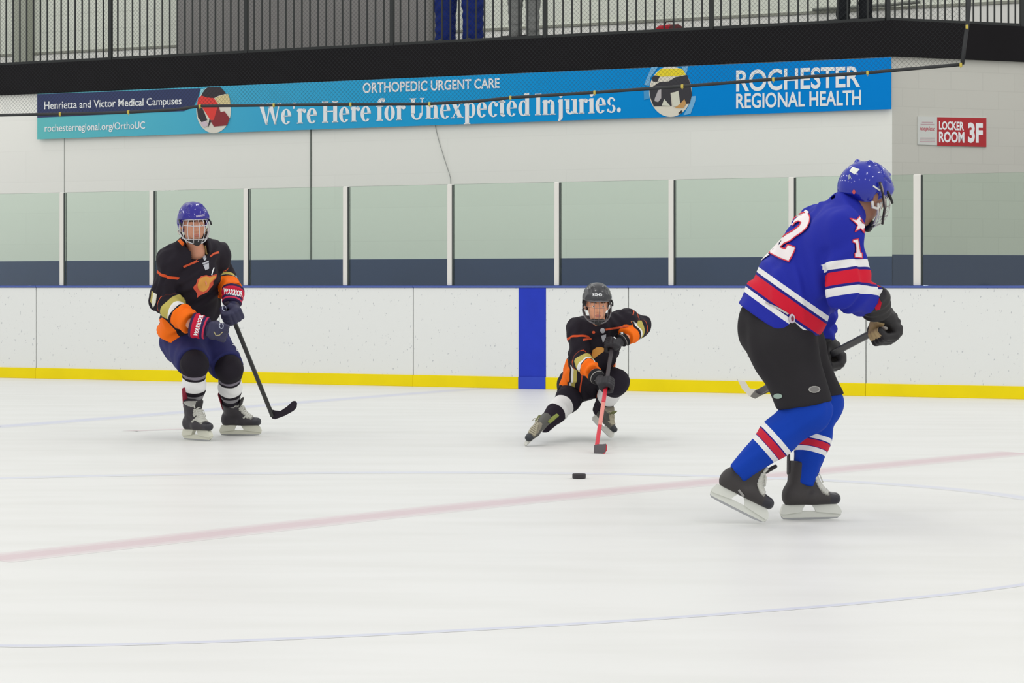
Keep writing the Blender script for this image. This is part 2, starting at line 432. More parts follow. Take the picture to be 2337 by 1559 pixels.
# ---- building behind the glass
def block_mat(name, rgb, mortar, rot, contrast_scale=1.0, bw=.4, bh=.2):
    m = bpy.data.materials.new(name); m.use_nodes = True
    nt = m.node_tree; b = nt.nodes['Principled BSDF']; b.inputs['Roughness'].default_value = .7
    tc = nt.nodes.new('ShaderNodeTexCoord'); mp = nt.nodes.new('ShaderNodeMapping'); mp.inputs['Rotation'].default_value = (0, 0, rot)
    sp = nt.nodes.new('ShaderNodeSeparateXYZ'); cb = nt.nodes.new('ShaderNodeCombineXYZ')
    br = nt.nodes.new('ShaderNodeTexBrick'); br.inputs['Scale'].default_value = 1.0
    br.inputs['Brick Width'].default_value = bw; br.inputs['Row Height'].default_value = bh
    br.inputs['Mortar Size'].default_value = .006; br.inputs['Mortar Smooth'].default_value = .6
    br.inputs['Color1'].default_value = lin(rgb); br.inputs['Color2'].default_value = lin(tuple(x - 2 for x in rgb)); br.inputs['Mortar'].default_value = lin(mortar)
    L = nt.links.new
    L(tc.outputs['Object'], mp.inputs['Vector']); L(mp.outputs['Vector'], sp.inputs[0]); L(sp.outputs['X'], cb.inputs['X']); L(sp.outputs['Z'], cb.inputs['Y'])
    L(cb.outputs[0], br.inputs['Vector']); L(br.outputs['Color'], b.inputs['Base Color'])
    return m
wall_m = block_mat('wall_paint', (241, 241, 235), (236, 236, 230), TH, 1, 3.0, .4)
PHI = math.radians(19.7)
block_m = block_mat('wall_block_shade_grey', (200, 199, 191), (193, 192, 184), -PHI)  # weaker light on the turned wall is put into this grey
CORN = wray(2036, HY, WALL_D); CORN[2] = 0
RE = V3(math.cos(PHI), math.sin(PHI), 0); RN = V3(-math.sin(PHI), math.cos(PHI), 0)
def rray(px, py, off=0.0): return on_plane(px, py, CORN - RN * off, RN)
sC = float(np.dot(CORN - WO, WE))
FZ0, FZ1 = wz(1168, 167, WALL_D), wz(1168, 91, WALL_D)
NZ = wz(1168, 590, WALL_D)
g = slab(-15, sC, WALL_D, WALL_D + .25, 0, FZ0, None, 0, .0005)
struct(g.build('wall_back', wall_m), 'white painted wall behind the glass')
def rslab(t0, t1, o0, o1, z0, z1, r=.001, g=None, mi=0):
    g = g or Geo()
    c = CORN + RE * (t0 + t1) / 2 + RN * (o0 + o1) / 2 + UP * (z0 + z1) / 2
    return g.bbox(c, RE * (t1 - t0) / 2, RN * (o1 - o0) / 2, UP * (z1 - z0) / 2, r, mi)
struct(rslab(0, 7, 0, .25, 0, FZ0).build('wall_right', block_m), 'block wall turning away on the right, its shade painted in grey')
navy = mat('wall_navy', (43, 62, 108), .5, var=.08, vscale=1.2)
struct(slab(-15, sC, WALL_D - .008, WALL_D, 0, NZ, None, 0, .0005).build('trim_1', navy), 'navy band along the foot of the wall')
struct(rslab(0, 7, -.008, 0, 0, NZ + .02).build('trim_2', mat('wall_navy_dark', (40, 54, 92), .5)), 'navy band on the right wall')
jm = mat('joint_dark', (92, 98, 94), .8)
g = Geo()
s = ws(710, WALL_D); slab(s - .005, s + .005, WALL_D - .012, WALL_D, NZ, FZ0 - .3, g, 0, .001)
struct(g.build('trim_3', jm), 'thin dark vertical joint in the wall')
g = Geo()
g.tube([wray(px, py, WALL_D - .012) for px, py in ((990, 268), (996, 300), (1004, 330), (1014, 362), (1024, 392), (1028, 406), (1029, 425))], .004, 6)
struct(g.build('trim_4', mat('cable_grey', (150, 152, 150), .7)), 'thin grey cable running down the wall')
g = Geo(); s = ws(147, WALL_D); slab(s - .004, s + .004, WALL_D - .006, WALL_D, 1.9, FZ0 - .55, g, 0, .001)
struct(g.build('trim_5', mat('joint_pale', (172, 174, 170), .8)), 'faint vertical joint at the left of the wall')
# fascia and balcony
blk = mat('fascia_black', (20, 18, 21), .8, var=.1, vscale=2)
g = slab(-15, sC + .03, WALL_D - .05, WALL_D + .2, FZ0, FZ1, None, 0, .002)
struct(g.build('trim_6', blk), 'black fascia band of the balcony')
struct(rslab(-.01, 7, -.05, .2, FZ0, FZ1).build('trim_7', blk), 'black fascia band on the right hand balcony')
g = Geo()
q = [wpt(-15, WALL_D + .2, FZ1 - .1), CORN + WN * .2 + UP * (FZ1 - .1), CORN + RE * 7 + RN * .2 + UP * (FZ1 - .1), CORN + RE * 7 + WN * 6 + UP * (FZ1 - .1), wpt(-15, BACK_D + 1, FZ1 - .1)]
q = [p + UP * .02 for p in q]; g.prism(q, UP * .16)
struct(g.build('floor_balcony', mat('balcony_floor', (70, 70, 72), .9)), 'balcony floor')
pan_m = block_mat('wall_panel_green', (228, 232, 220), (208, 212, 200), TH, 1, 2.4, .24)
bz = wz(250, 117, BACK_D)
struct(slab(-15, 13, BACK_D, BACK_D + .2, FZ1 - .1, 7.5, None, 0, .001).build('wall_balcony', pan_m), 'pale grey green panel wall at the back of the balcony')
struct(slab(-15, 13, BACK_D - .03, BACK_D, FZ1 - .1, bz, None, 0, .001).build('baseboard_back', mat('base_white', (240, 240, 234), .6)), 'white base band along the balcony wall')
struct(slab(-15, 13, BACK_D - .045, BACK_D, bz, bz + .035, None, 0, .001).build('trim_8', mat('base_line', (150, 152, 140), .6)), 'grey ledge line above the base band')
s0, s1 = ws(413, BACK_D - .4), ws(986, BACK_D - .4)
struct(slab(s0, s1, BACK_D - .5, BACK_D - .3, FZ1 - .1, 7.5, None, 0, .002).build('wall_dark', mat('partition_dark', (128, 126, 124), .7, var=.04, vscale=1)), 'dark grey partition on the balcony')
s0, s1 = ws(28, BACK_D - .2), ws(60, BACK_D - .2)
struct(slab(s0, s1, BACK_D - .2, BACK_D - .046, FZ1 - .1, 7.5, None, 0, .004).build('trim_9', mat('pilaster', (168, 172, 158), .7)), 'narrow pilaster at the left of the balcony wall')
g = Geo(); g.tube([wray(px, py, BACK_D - .1) for px, py in ((1855, 22), (1960, 16), (2040, 10), (2100, 4))], .022, 8)
struct(g.build('trim_10', mat('pipe_grey', (120, 124, 116), .6)), 'pipe rising along the balcony wall')

# ---- balcony railings, one per bay
railm = mat('rail_black', (30, 34, 34), .5)
POSTX = [-32, 252, 562, 895, 1244, 1624, 2026]
rail_lab = ['black balcony railing bay at the left end, in front of the pilaster', 'black balcony railing bay where the dark partition begins, above the navy banner panel', 'black balcony railing bay lying wholly in front of the dark partition',
            'black balcony railing bay before the dark partition and the two standing spectators', 'black balcony railing bay just right of the grey trousers, with a red bag', 'black balcony railing bay in front of the black trouser legs',
            'black balcony railing bay on the angled wall at far right']
RD = WALL_D + .03
TOPZ = FZ1 + 1.07
bal_me = None
def rail_bay(pA, pB, n, label, endpost=False):
    """posts and balusters between two points on the fascia top"""
    global bal_me
    base = pA.copy(); e = nrm(pB - pA); L = np.linalg.norm(pB - pA); w = np.cross(UP, e)
    root = empty('balcony_railing', base, label, 'railing', 'balcony railing bays')
    g = Geo(); g.bbox(base + UP * .53, e * .024, w * .024, UP * .545, .004); g.build('post', railm, root, base)
    if endpost:
        g = Geo(); g.bbox(pB + UP * .53, e * .024, w * .024, UP * .545, .004); g.build('post', railm, root, base)
    g = Geo(); g.bbox((pA + pB) / 2 + UP * 1.06, e * (L / 2 - .027), w * .025, UP * .02, .004); g.build('top_rail', railm, root, base)
    g = Geo(); g.bbox((pA + pB) / 2 + UP * .02, e * (L / 2 - .027), w * .014, UP * .02, .003); g.build('bottom_rail', railm, root, base)
    for k in range(1, n):
        p = pA + e * L * k / n
        if bal_me is None:
            g = Geo(); g.bbox(UP * .54, WE * .0085, WN * .0085, UP * .505, .002)
            o = g.build('baluster', railm, root, (0, 0, 0)); bal_me = o.data
        else:
            o = bpy.data.objects.new('baluster', bal_me); COL.objects.link(o); o.parent = root
        o.location = p - base
for i in range(6):
    pA, pB = wray(POSTX[i], 0, RD), wray(POSTX[i + 1], 0, RD); pA[2] = pB[2] = FZ1
    rail_bay(pA, pB, 18, rail_lab[i])
pA = wray(2026, 0, RD); pB = on_plane(2333, 0, CORN + RN * .03, RN); pA[2] = pB[2] = FZ1
rail_bay(pA, pB, 19, rail_lab[6], True)

# ---- the long banner
BD = WALL_D - .052
bn = WN
def bq(px, py, lift=0.0): return wray(px, py, BD - lift)
cornersz = [(85, 318), (2034, 249), (2034, 130.5), (85, 213.5)]
N = 40; v = []; run = []
for i in range(N + 1):
    t = i / N; px = 85 + (2034 - 85) * t
    # equal steps in the picture are near enough equal along the wall
    v.append(bq(px, 318 + (249 - 318) * t)); v.append(bq(px, 214.5 + (131 - 214.5) * t)); run += [t, t]
f = [[2 * i, 2 * i + 2, 2 * i + 3, 2 * i + 1] for i in range(N)]
back = [p + WN * .006 for p in v]; nb = len(v)
f += [[q[3] + nb, q[2] + nb, q[1] + nb, q[0] + nb] for q in f[:N]] + [[2 * i, 2 * i + nb, 2 * i + 2 + nb, 2 * i + 2] for i in range(N)] + [[2 * i + 1, 2 * i + 3, 2 * i + 3 + nb, 2 * i + 1 + nb] for i in range(N)]
bm_ = bpy.data.materials.new('banner_vinyl'); bm_.use_nodes = True
nt = bm_.node_tree; b = nt.nodes['Principled BSDF']; b.inputs['Roughness'].default_value = .8; b.inputs['Specular IOR Level'].default_value = .1
at = nt.nodes.new('ShaderNodeAttribute'); at.attribute_name = 'run'
cr = nt.nodes.new('ShaderNodeValToRGB')
cols = [(0, (106, 192, 194)), (.13, (88, 184, 208)), (.26, (70, 172, 212)), (.42, (40, 162, 216)), (.6, (16, 148, 218)), (.78, (0, 136, 216)), (1, (0, 132, 216))]
cr.color_ramp.elements[0].color = lin(cols[0][1]); cr.color_ramp.elements[1].color = lin(cols[-1][1])
for p_, c_ in cols[1:-1]:
    e_ = cr.color_ramp.elements.new(p_); e_.color = lin(c_)
nt.links.new(at.outputs['Fac'], cr.inputs['Fac']); nt.links.new(cr.outputs['Color'], b.inputs['Base Color'])
BB = bq(1060, 283)
banner = thing(link_mesh('banner', v + back, f, bm_, None, BB), 'long blue health banner with white lettering hung under the balcony', 'banner')
at_ = banner.data.attributes.new('run', 'FLOAT', 'POINT'); at_.data.foreach_set('value', np.array(run + run, np.float32))
whitem = mat('print_white', (236, 238, 240), .5)
def bpoly(name, polys, mats, label=None, lift=.002, thick=.002, parent=None):
    """flat printed patches on the banner; polys: list of (pixel outline, material index)"""
    g = Geo()
    for j, (pts, mi) in enumerate(polys):
        g.prism([bq(x, y, lift + j * .0012) for x, y in pts], bn * thick, mi)
    o = g.build(name, mats, parent or banner, BB)
    if label: o['label'] = label
    return o
bpoly('navy_panel', [([(85, 268.5), (420, 253.5), (433, 248), (443, 241), (452, 222), (458, 201.5), (85, 215)], 0)], [mat('banner_navy', (34, 48, 96), .5)], 'dark navy panel')
def btext(name, vf, quad, lift=.004, m=None, label=None):
    v2, f2 = vf; px = quad_map(v2, quad)
    o = link_mesh(name, [bq(x, y, lift) for x, y in px], [list(q) for q in f2], m or whitem, banner, BB)
    if label: o['label'] = label
    return o
btext('lettering_print', text2d('Henrietta and Victor Medical Campuses', .012), [(101, 255), (414, 243.5), (414, 221), (101, 232)], .006)
btext('lettering_print', text2d('rochesterregional.org/OrthoUC', .008), [(102, 306), (331, 299), (331, 277), (102, 284)], .004)
btext('lettering_print', text2d('ORTHOPEDIC URGENT CARE', .02), [(828, 213), (1140, 201), (1140, 178), (828, 189)])
btext('lettering_print', serif2d("We're Here for Unexpected Injuries."), [(588, 285.5), (1417, 256.5), (1417, 207), (588, 237)])
btext('lettering_print', text2d('ROCHESTER', .02), [(1680, 210), (1963, 199), (1963, 150), (1680, 160)])
btext('lettering_print', text2d('REGIONAL HEALTH', .02), [(1680, 248), (1965, 240), (1965, 205), (1680, 213.5)])
halo = mat('banner_pale', (112, 178, 222), .5)
halo2 = mat('banner_pale_teal', (150, 208, 220), .5)
for pts_, m_ in (([(452, 243), (458, 205), (470, 201), (478, 200), (464, 212), (456, 224)], halo2),
                 ([(1470, 193), (1487, 153), (1502, 152), (1484, 178), (1482, 196)], halo), ([(1556, 152), (1570, 151), (1569, 160), (1565, 170), (1560, 166)], halo),
                 ([(1469, 208), (1482, 207), (1484, 224), (1470, 228)], mat('banner_mid', (60, 150, 205), .5)), ([(1577, 220), (1588, 219), (1587, 230), (1576, 260), (1560, 263), (1572, 240)], halo)):
    bpoly('accent_bar', [(pts_, 0)], [m_], None, .004)
def clip_ellipse(c, rx, ry, n=40, top=None):
    pts = [(c[0] + rx * math.cos(2 * math.pi * k / n), c[1] - ry * math.sin(2 * math.pi * k / n)) for k in range(n)]
    if top is not None: pts = [(x, max(y, top(x))) for x, y in pts]
    return pts
def col(name, rgb): return mat('print_' + name, rgb, .5)
c1 = clip_ellipse((487.5, 252), 39.5, 52, 40, lambda x: 198.6 - (x - 487) * .0428)
bpoly('photo_circle', [(c1, 0),
    ([(459, 218), (466, 206), (474, 199.2), (502, 198), (510, 206), (516, 214), (500, 218), (488, 224), (470, 222)], 1),
    ([(490, 224), (502, 219), (520, 214), (524, 224), (526, 238), (508, 238), (496, 236)], 2),
    ([(452, 224), (460, 218), (470, 222), (488, 224), (498, 238), (488, 274), (480, 274), (462, 246), (450, 240)], 3),
    ([(449, 242), (462, 247), (473, 274), (460, 279), (452, 268)], 1),
    ([(498, 240), (503, 256), (512, 254), (524, 270), (518, 286), (488, 289), (480, 275), (488, 274)], 4),
    ([(456, 280), (470, 276), (476, 286), (466, 291)], 5), ([(474, 292), (482, 276), (478, 272)], 1)],
    [col('ice', (222, 218, 206)), col('dark', (44, 36, 44)), col('cream', (220, 204, 150)), col('red', (226, 52, 44)), col('maroon', (136, 30, 38)), col('pink', (208, 190, 200))], 'round printed photo of a player in red', .005, .001)
c2 = clip_ellipse((1530, 209), 48.5, 58, 40, lambda x: 153.2 - (x - 1530) * .0429)
bpoly('photo_circle', [(c2, 0),
    ([(1495, 171), (1503, 162), (1509, 157), (1554, 156), (1560, 161), (1565, 171), (1540, 174), (1508, 175)], 1),
    ([(1494, 172), (1506, 174), (1503, 180), (1500, 187), (1490, 186), (1486, 178)], 2),
    ([(1506, 187), (1525, 186), (1542, 176), (1568, 171), (1575, 190), (1579, 216), (1574, 236), (1553, 238), (1549, 208), (1530, 212), (1533, 242), (1492, 243), (1484, 222), (1482, 205), (1492, 196)], 2),
    ([(1494, 226), (1502, 206), (1509, 204), (1509, 224), (1502, 233), (1494, 231)], 3),
    ([(1532, 214), (1548, 207), (1553, 240), (1536, 244)], 4),
    ([(1510, 241), (1516, 226), (1530, 242)], 4), ([(1552, 237), (1562, 226), (1566, 236), (1560, 246), (1540, 246)], 5),
    ([(1548, 258), (1556, 251), (1556, 258), (1550, 260)], 2)],
    [col('ice_warm', (226, 220, 204)), col('yellow', (238, 216, 22)), col('black', (40, 38, 46)), col('grey', (180, 174, 176)), col('pale', (214, 214, 196)), col('tan', (200, 150, 84))], 'round printed photo of a player in black', .005, .001)

# ---- locker room sign on the right wall
def rq(px, py, lift): return rray(px, py, lift)
SB = rq(2174, 303, .003)
g = Geo(); g.prism([rq(x, y, .006) for x, y in [(2094, 330), (2251, 335.5), (2251, 268.5), (2094, 266)]], RN * .01)
sign = thing(g.build('wall_sign', mat('sign_white', (206, 208, 204), .5), None, SB), 'red and white locker room 3F sign on the right wall', 'sign')
g = Geo(); g.prism([rq(x, y, .012) for x, y in [(2139, 332.5), (2251, 335.5), (2251, 269.5), (2139, 267.5)]], RN * .003)
g.build('red_panel', mat('sign_red', (176, 22, 34), .5), sign, SB)['label'] = 'red panel'
def rtext(vf, quad, m, lift=.0145):
    v2, f2 = vf; px = quad_map(v2, quad)
    return link_mesh('lettering_print', [rq(x, y, lift) for x, y in px], [list(q) for q in f2], m, sign, SB)
rtext(text2d('LOCKER', .035), [(2143, 296), (2200, 298), (2200, 278), (2143, 276.5)], whitem)
rtext(text2d('ROOM', .035), [(2143, 325), (2201, 326), (2201, 301), (2143, 300)], whitem)
rtext(text2d('3F', .045), [(2209, 326), (2243, 326.5), (2243, 281), (2209, 279.5)], whitem)
sred = mat('sign_script', (186, 92, 104), .5)
rtext(text2d('iceplex', .02, .3), [(2099, 300), (2134, 301), (2134, 289), (2099, 288)], sred, .012)
g = Geo()
for (x0, x1, y) in ((2104, 2129, 279), (2101, 2132, 283.5), (2100, 2134, 315), (2100, 2134, 319), (2100, 2134, 323)):
    g.prism([rq(x, yy, .012) for x, yy in [(x0, y + 1.2), (x1, y + 1.4), (x1, y - .6), (x0, y - .8)]], RN * .001)
g.build('small_print', mat('sign_faded', (190, 160, 166), .5), sign, SB)

# ---- safety net hung above the glass
ND = .05
rope_px = [(-160, 270), (0, 263), (85, 261), (200, 259), (300, 256), (400, 250), (430, 246), (455, 242), (625, 240), (800, 238), (980, 237), (1090, 231), (1165, 223), (1357, 211), (1557, 197), (1765, 181), (1980, 166), (2090, 156), (2196, 147)]
rope = [wray(x, y, ND) for x, y in rope_px]
edge = [wray(x, y, ND) for x, y in ((2196, 147), (2201, 105), (2207, 62), (2211, 20), (2214, -40))]
NB = rope[9].copy()
net = empty('safety_net', NB, 'fine black safety net hanging above the glass, edged with a sagging black rope', 'net')
ropem = mat('rope_black', (40, 42, 44), .6)
g = Geo(); g.tube(rope, .0165, 8); g.build('border_rope', ropem, net, NB, True)
g = Geo(); g.tube(edge, .02, 8); g.build('side_rope', ropem, net, NB, True)
clipm = mat('clip_yellow', (196, 176, 74), .5)
for x, y in ((137, 260), (293, 256), (456, 242), (625, 240), (800, 238), (980, 237), (1165, 223), (1357, 211), (1557, 197), (1765, 181), (1980, 166), (2193, 148), (2207, 61)):
    
    p = wray(x, y, ND - .014); g = Geo(); g.bbox(p, WE * .012, WN * .012, UP * .02, .004); g.tube([p - WE * .008 - UP * .014, p - UP * .034, p + WE * .008 - UP * .014], .003, 5); g.build('clip', clipm, net, NB)
rs = np.array([np.dot(p - WO, WE) for p in rope]); rz = np.array([p[2] for p in rope])
es = np.array([np.dot(p - WO, WE) for p in edge]); ez = np.array([p[2] for p in edge])
ZT = 4.75; cell = .046
def low(s): return np.interp(s, rs, rz)
g = Geo()
def cord(sa, za, sb, zb):
    pa, pb = wpt(sa, ND, za), wpt(sb, ND, zb); d = nrm(pb - pa); w = np.cross(d, WN)
    r = .0011
    v = [pa + w * r, pa - w * r * .5 + WN * r * .87, pa - w * r * .5 - WN * r * .87, pb + w * r, pb - w * r * .5 + WN * r * .87, pb - w * r * .5 - WN * r * .87]
    g.add(v, [[0, 1, 4, 3], [1, 2, 5, 4], [2, 0, 3, 5]])
smax = es[0]
k = rs[0] - 2.0
while k < smax + 2.0:
    for sg in (1, -1):
        # the line s = k + sg*(z - 3), clipped to the net
        zz = np.linspace(2.9, ZT, 120); ss = k + sg * (zz - 3.0)
        lim = np.interp(zz, ez, es, left=es[0], right=es[-1])
        ok = (zz >= low(ss)) & (ss >= rs[0]) & (ss <= lim)
        if ok.sum() > 1:
            i0, i1 = np.where(ok)[0][[0, -1]]; cord(ss[i0], zz[i0], ss[i1], zz[i1])
    k += cell
o = g.build('netting', mat('net_cord', (44, 48, 50), .8), net, NB); o['kind'] = 'stuff'
# ------------------------------------------------------------------ bodies and clothing grown from distance fields
F32 = np.float32
def vdot(A, b): return A @ np.asarray(b, F32)
def cap(a, b, ra, rb=None, u=None, fu=1.0):
    """tapered limb from a to b; along direction u it is fu times as wide"""
    a = np.asarray(a, float); b = np.asarray(b, float); rb = ra if rb is None else rb
    ab = b - a; L2 = max(1e-9, float(ab @ ab)); ax = ab / math.sqrt(L2)
    if u is not None:
        u = np.asarray(u, float); u = nrm(u - ax * (u @ ax))
    def f(Q):
        q = Q - a.astype(F32)
        h = np.clip((q @ ab.astype(F32)) / F32(L2), 0, 1)
        q = q - h[:, None] * ab.astype(F32)
        if u is not None and fu != 1.0:
            c = q @ u.astype(F32)
            q = q + (c * F32(1.0 / fu - 1.0))[:, None] * u.astype(F32)
        d = np.sqrt((q * q).sum(1)) - (F32(ra) + h * F32(rb - ra))
        return d * F32(min(1.0, fu)) if fu < 1 else d
    r = max(ra, rb) * max(1, fu)
    f.lo = np.minimum(a, b) - r; f.hi = np.maximum(a, b) + r
    return f
def ell(c, axes, rad):
    c = np.asarray(c, float); A = np.asarray(axes, float); rad = np.asarray(rad, float)
    M = (A.T / rad).astype(F32)
    def f(Q):
        q = (Q - c.astype(F32)) @ M
        k0 = np.sqrt((q * q).sum(1)); q2 = q / rad.astype(F32)
        k1 = np.sqrt((q2 * q2).sum(1)) + F32(1e-6)
        return k0 * (k0 - 1) / k1
    ext = np.sqrt(((A * rad[:, None]) ** 2).sum(0))
    f.lo = c - ext; f.hi = c + ext
    return f
def smin(k, *fs):
    def f(Q):
        d = fs[0](Q)
        for g in fs[1:]:
            e = g(Q); h = np.clip(.5 + .5 * (e - d) / F32(k), 0, 1)
            d = e + (d - e) * h - F32(k) * h * (1 - h)
        return d
    f.lo = np.min([g.lo for g in fs], 0) - k * .3; f.hi = np.max([g.hi for g in fs], 0) + k * .3
    return f
def union(*fs):
    def f(Q): return np.min([g(Q) for g in fs], 0)
    f.lo = np.min([g.lo for g in fs], 0); f.hi = np.max([g.hi for g in fs], 0); return f
def cut(g, p, n, r=0.0):
    """keep the side where (x-p).n <= 0"""
    p = np.asarray(p, float); n = nrm(n)
    def f(Q):
        e = (Q - p.astype(F32)) @ n.astype(F32); d = g(Q)
        if r:
            h = np.clip(.5 - .5 * (e - d) / F32(r), 0, 1)
            return e + (d - e) * h + F32(r) * h * (1 - h)
        return np.maximum(d, e)
    f.lo, f.hi = g.lo, g.hi; return f
def minus(g, *cs, k=0.0):
    def f(Q):
        d = g(Q)
        for c in cs:
            e = -c(Q)
            if k:
                h = np.clip(.5 - .5 * (e - d) / F32(k), 0, 1); d = e + (d - e) * h + F32(k) * h * (1 - h)
            else: d = np.maximum(d, e)
        return d
    f.lo, f.hi = g.lo, g.hi; return f
def folds(g, amp, wl, seed=0, along=None):
    """loose cloth: soft creases"""
    rng = np.random.RandomState(seed); K = []
    for i in range(5):
        d = rng.normal(size=3)
        if along is not None: d = d * .55 + np.asarray(along) * rng.choice([-1, 1]) * 1.1
        K.append((nrm(d) * 2 * math.pi / (wl * rng.uniform(.7, 1.5)), rng.uniform(0, 6.28)))
    def f(Q):
        w = np.sin(Q @ K[0][0].astype(F32) + K[0][1] + 1.7 * np.sin(Q @ K[1][0].astype(F32) * .6 + K[1][1]))
        w2 = np.sin(Q @ K[2][0].astype(F32) + K[2][1] + 1.4 * np.sin(Q @ K[3][0].astype(F32) * .5 + K[3][1]))
        return g(Q) + F32(amp) * (w * F32(.6) + w2 * F32(.4))
    f.lo, f.hi = g.lo - amp, g.hi + amp; return f

def grow(f, h, smooth=1):
    """surface mesh of a distance field: sparse sampling, then one vertex per crossed cell"""
    lo = f.lo - 3 * h; n = np.ceil((f.hi + 3 * h - lo) / (4 * h)).astype(int) + 1
    B = 4
    cc = [lo[i] + (np.arange(n[i]) * B + (B - 1) / 2) * h for i in range(3)]
    G = np.stack(np.meshgrid(*cc, indexing='ij'), -1).reshape(-1, 3).astype(F32)
    cv = f(G)
    near = np.abs(cv) < h * B * 1.25
    N = n * B
    vol = np.repeat(np.repeat(np.repeat(cv.reshape(n), B, 0), B, 1), B, 2).astype(F32)
    idx = np.argwhere(near.reshape(n))
    off = np.stack(np.meshgrid(*[np.arange(B)] * 3, indexing='ij'), -1).reshape(-1, 3)
    fi = (idx[:, None, :] * B + off[None]).reshape(-1, 3)
    pts = (lo + fi * h).astype(F32)
    val = np.concatenate([f(c) for c in np.array_split(pts, max(1, len(pts) // 400000))])
    vol[fi[:, 0], fi[:, 1], fi[:, 2]] = val
    s = vol < 0
    c = np.zeros(N - 1, np.int8)
    for dx in (0, 1):
        for dy in (0, 1):
            for dz in (0, 1):
                c += s[dx:N[0] - 1 + dx, dy:N[1] - 1 + dy, dz:N[2] - 1 + dz]
    cell = np.argwhere((c > 0) & (c < 8))
    vid = -np.ones(N - 1, np.int64); vid[tuple(cell.T)] = np.arange(len(cell))
    acc = np.zeros((len(cell), 3)); cnt = np.zeros(len(cell))
    for ax in range(3):
        o1, o2 = [a for a in range(3) if a != ax]
        for i in (0, 1):
            for j in (0, 1):
                A = cell.copy(); A[:, o1] += i; A[:, o2] += j
                Bp = A.copy(); Bp[:, ax] += 1
                va = vol[tuple(A.T)]; vb = vol[tuple(Bp.T)]
                m = (va < 0) != (vb < 0)
                t = np.where(m, va / np.where(m, va - vb, 1), 0)
                p = A.astype(float); p[:, ax] += t
                acc[m] += p[m]; cnt[m] += 1
    V = lo + acc / cnt[:, None] * h
    faces = []
    for ax in range(3):
        o1, o2 = (ax + 1) % 3, (ax + 2) % 3
        sl0 = [slice(None)] * 3; sl1 = [slice(None)] * 3
        sl0[ax] = slice(0, -1); sl1[ax] = slice(1, None)
        e = np.argwhere(s[tuple(sl0)] != s[tuple(sl1)])
        e = e[(e[:, o1] > 0) & (e[:, o2] > 0) & (e[:, o1] < N[o1] - 1) & (e[:, o2] < N[o2] - 1)]
        q = []
        for a_, b_ in ((-1, -1), (0, -1), (0, 0), (-1, 0)):
            k = e.copy(); k[:, o1] += a_; k[:, o2] += b_; q.append(vid[tuple(k.T)])
        q = np.stack(q, 1); flip = ~s[tuple(e.T)]
        q[flip] = q[flip][:, ::-1]
        faces.append(q)
    Fq = np.concatenate(faces); Fq = Fq[(Fq >= 0).all(1)]
    for _ in range(smooth):
        S = np.zeros_like(V); k = np.zeros(len(V))
        for a_, b_ in ((0, 1), (1, 2), (2, 3), (3, 0)):
            np.add.at(S, Fq[:, a_], V[Fq[:, b_]]); np.add.at(S, Fq[:, b_], V[Fq[:, a_]])
            np.add.at(k, Fq[:, a_], 1); np.add.at(k, Fq[:, b_], 1)
        V = V * .5 + .5 * S / np.maximum(k, 1)[:, None]
    return V, Fq

def mesh_obj(name, V, Fq, mats, parent=None, base=(0, 0, 0), pat=None, pat_domain='POINT', fmi=None):
    o = link_mesh(name, V, Fq, mats, parent, base, True, fmi)
    if pat is not None:
        at = o.data.attributes.new('pat', 'FLOAT', pat_domain)
        at.data.foreach_set('value', np.asarray(pat, np.float32).ravel())
    return o
def bvh(V, Fq): return BVHTree.FromPolygons([Vector(p) for p in V], [list(map(int, q)) for q in Fq])

# ---- patches that lie on cloth: traced outlines laid onto the surface, a few mm proud of it
def inside_poly(pts, poly):
    x, y = pts[:, 0], pts[:, 1]; r = np.zeros(len(pts), bool); n = len(poly)
    for i in range(n):
        (x0, y0), (x1, y1) = poly[i], poly[(i + 1) % n]
        c = ((y0 > y) != (y1 > y)) & (x < (x1 - x0) * (y - y0) / (y1 - y0 + 1e-12) + x0)
        r ^= c
    return r
def fill_poly(poly, step):
    poly = [tuple(map(float, p)) for p in poly]; out = []
    for i in range(len(poly)):
        a, b = np.array(poly[i]), np.array(poly[(i + 1) % len(poly)])
        k = max(1, int(np.linalg.norm(b - a) / step))
        out += [tuple(a + (b - a) * j / k) for j in range(k)]
    arr = np.array(out); lo, hi = arr.min(0), arr.max(0)
    gx, gy = np.meshgrid(np.arange(lo[0] + step * .5, hi[0], step), np.arange(lo[1] + step * .5, hi[1], step))
    gp = np.stack([gx.ravel(), gy.ravel()], 1); gp = gp[inside_poly(gp, out)]
    if len(gp):
        dmin = np.array([np.min(np.linalg.norm(arr - p, axis=1)) for p in gp]); gp = gp[dmin > step * .45]
    allp = [Vector(p) for p in out] + [Vector(p) for p in gp]
    v, e, f, *_ = delaunay_2d_cdt(allp, [], [list(range(len(out)))], 1, 1e-5)
    return np.array([list(p) for p in v]), [list(q) for q in f]
def drape(name, pv, pf, tree, mat_, parent, base, origin=None, dirs=None, lift=.003):
    """pv: pixel points seen from the photo's viewpoint, or 3D start points when dirs is given"""
    V = []; ok = []
    for i, p in enumerate(pv):
        if dirs is None: o_, d_ = CAMP, nrm(ray(p[0], p[1]))
        else: o_, d_ = np.asarray(p, float), np.asarray(dirs, float)
        hit, nn, _, dist = tree.ray_cast(Vector(o_), Vector(d_))
        if hit is None: V.append((0, 0, 0)); ok.append(False); continue
        hp = np.array(hit); n_ = np.array(nn)
        if n_ @ d_ > 0: n_ = -n_
        V.append(hp + n_ * lift); ok.append(True)
    V = np.array(V); f = []
    for q in pf:
        if all(ok[i] for i in q):
            ed = max(np.linalg.norm(V[q[i]] - V[q[i - 1]]) for i in range(len(q)))
            if ed < .09: f.append(q)
    if not f: return None
    used = sorted({i for q in f for i in q}); mp_ = {j: i for i, j in enumerate(used)}
    return link_mesh(name, V[used], [[mp_[i] for i in q] for q in f], mat_, parent, base, True)
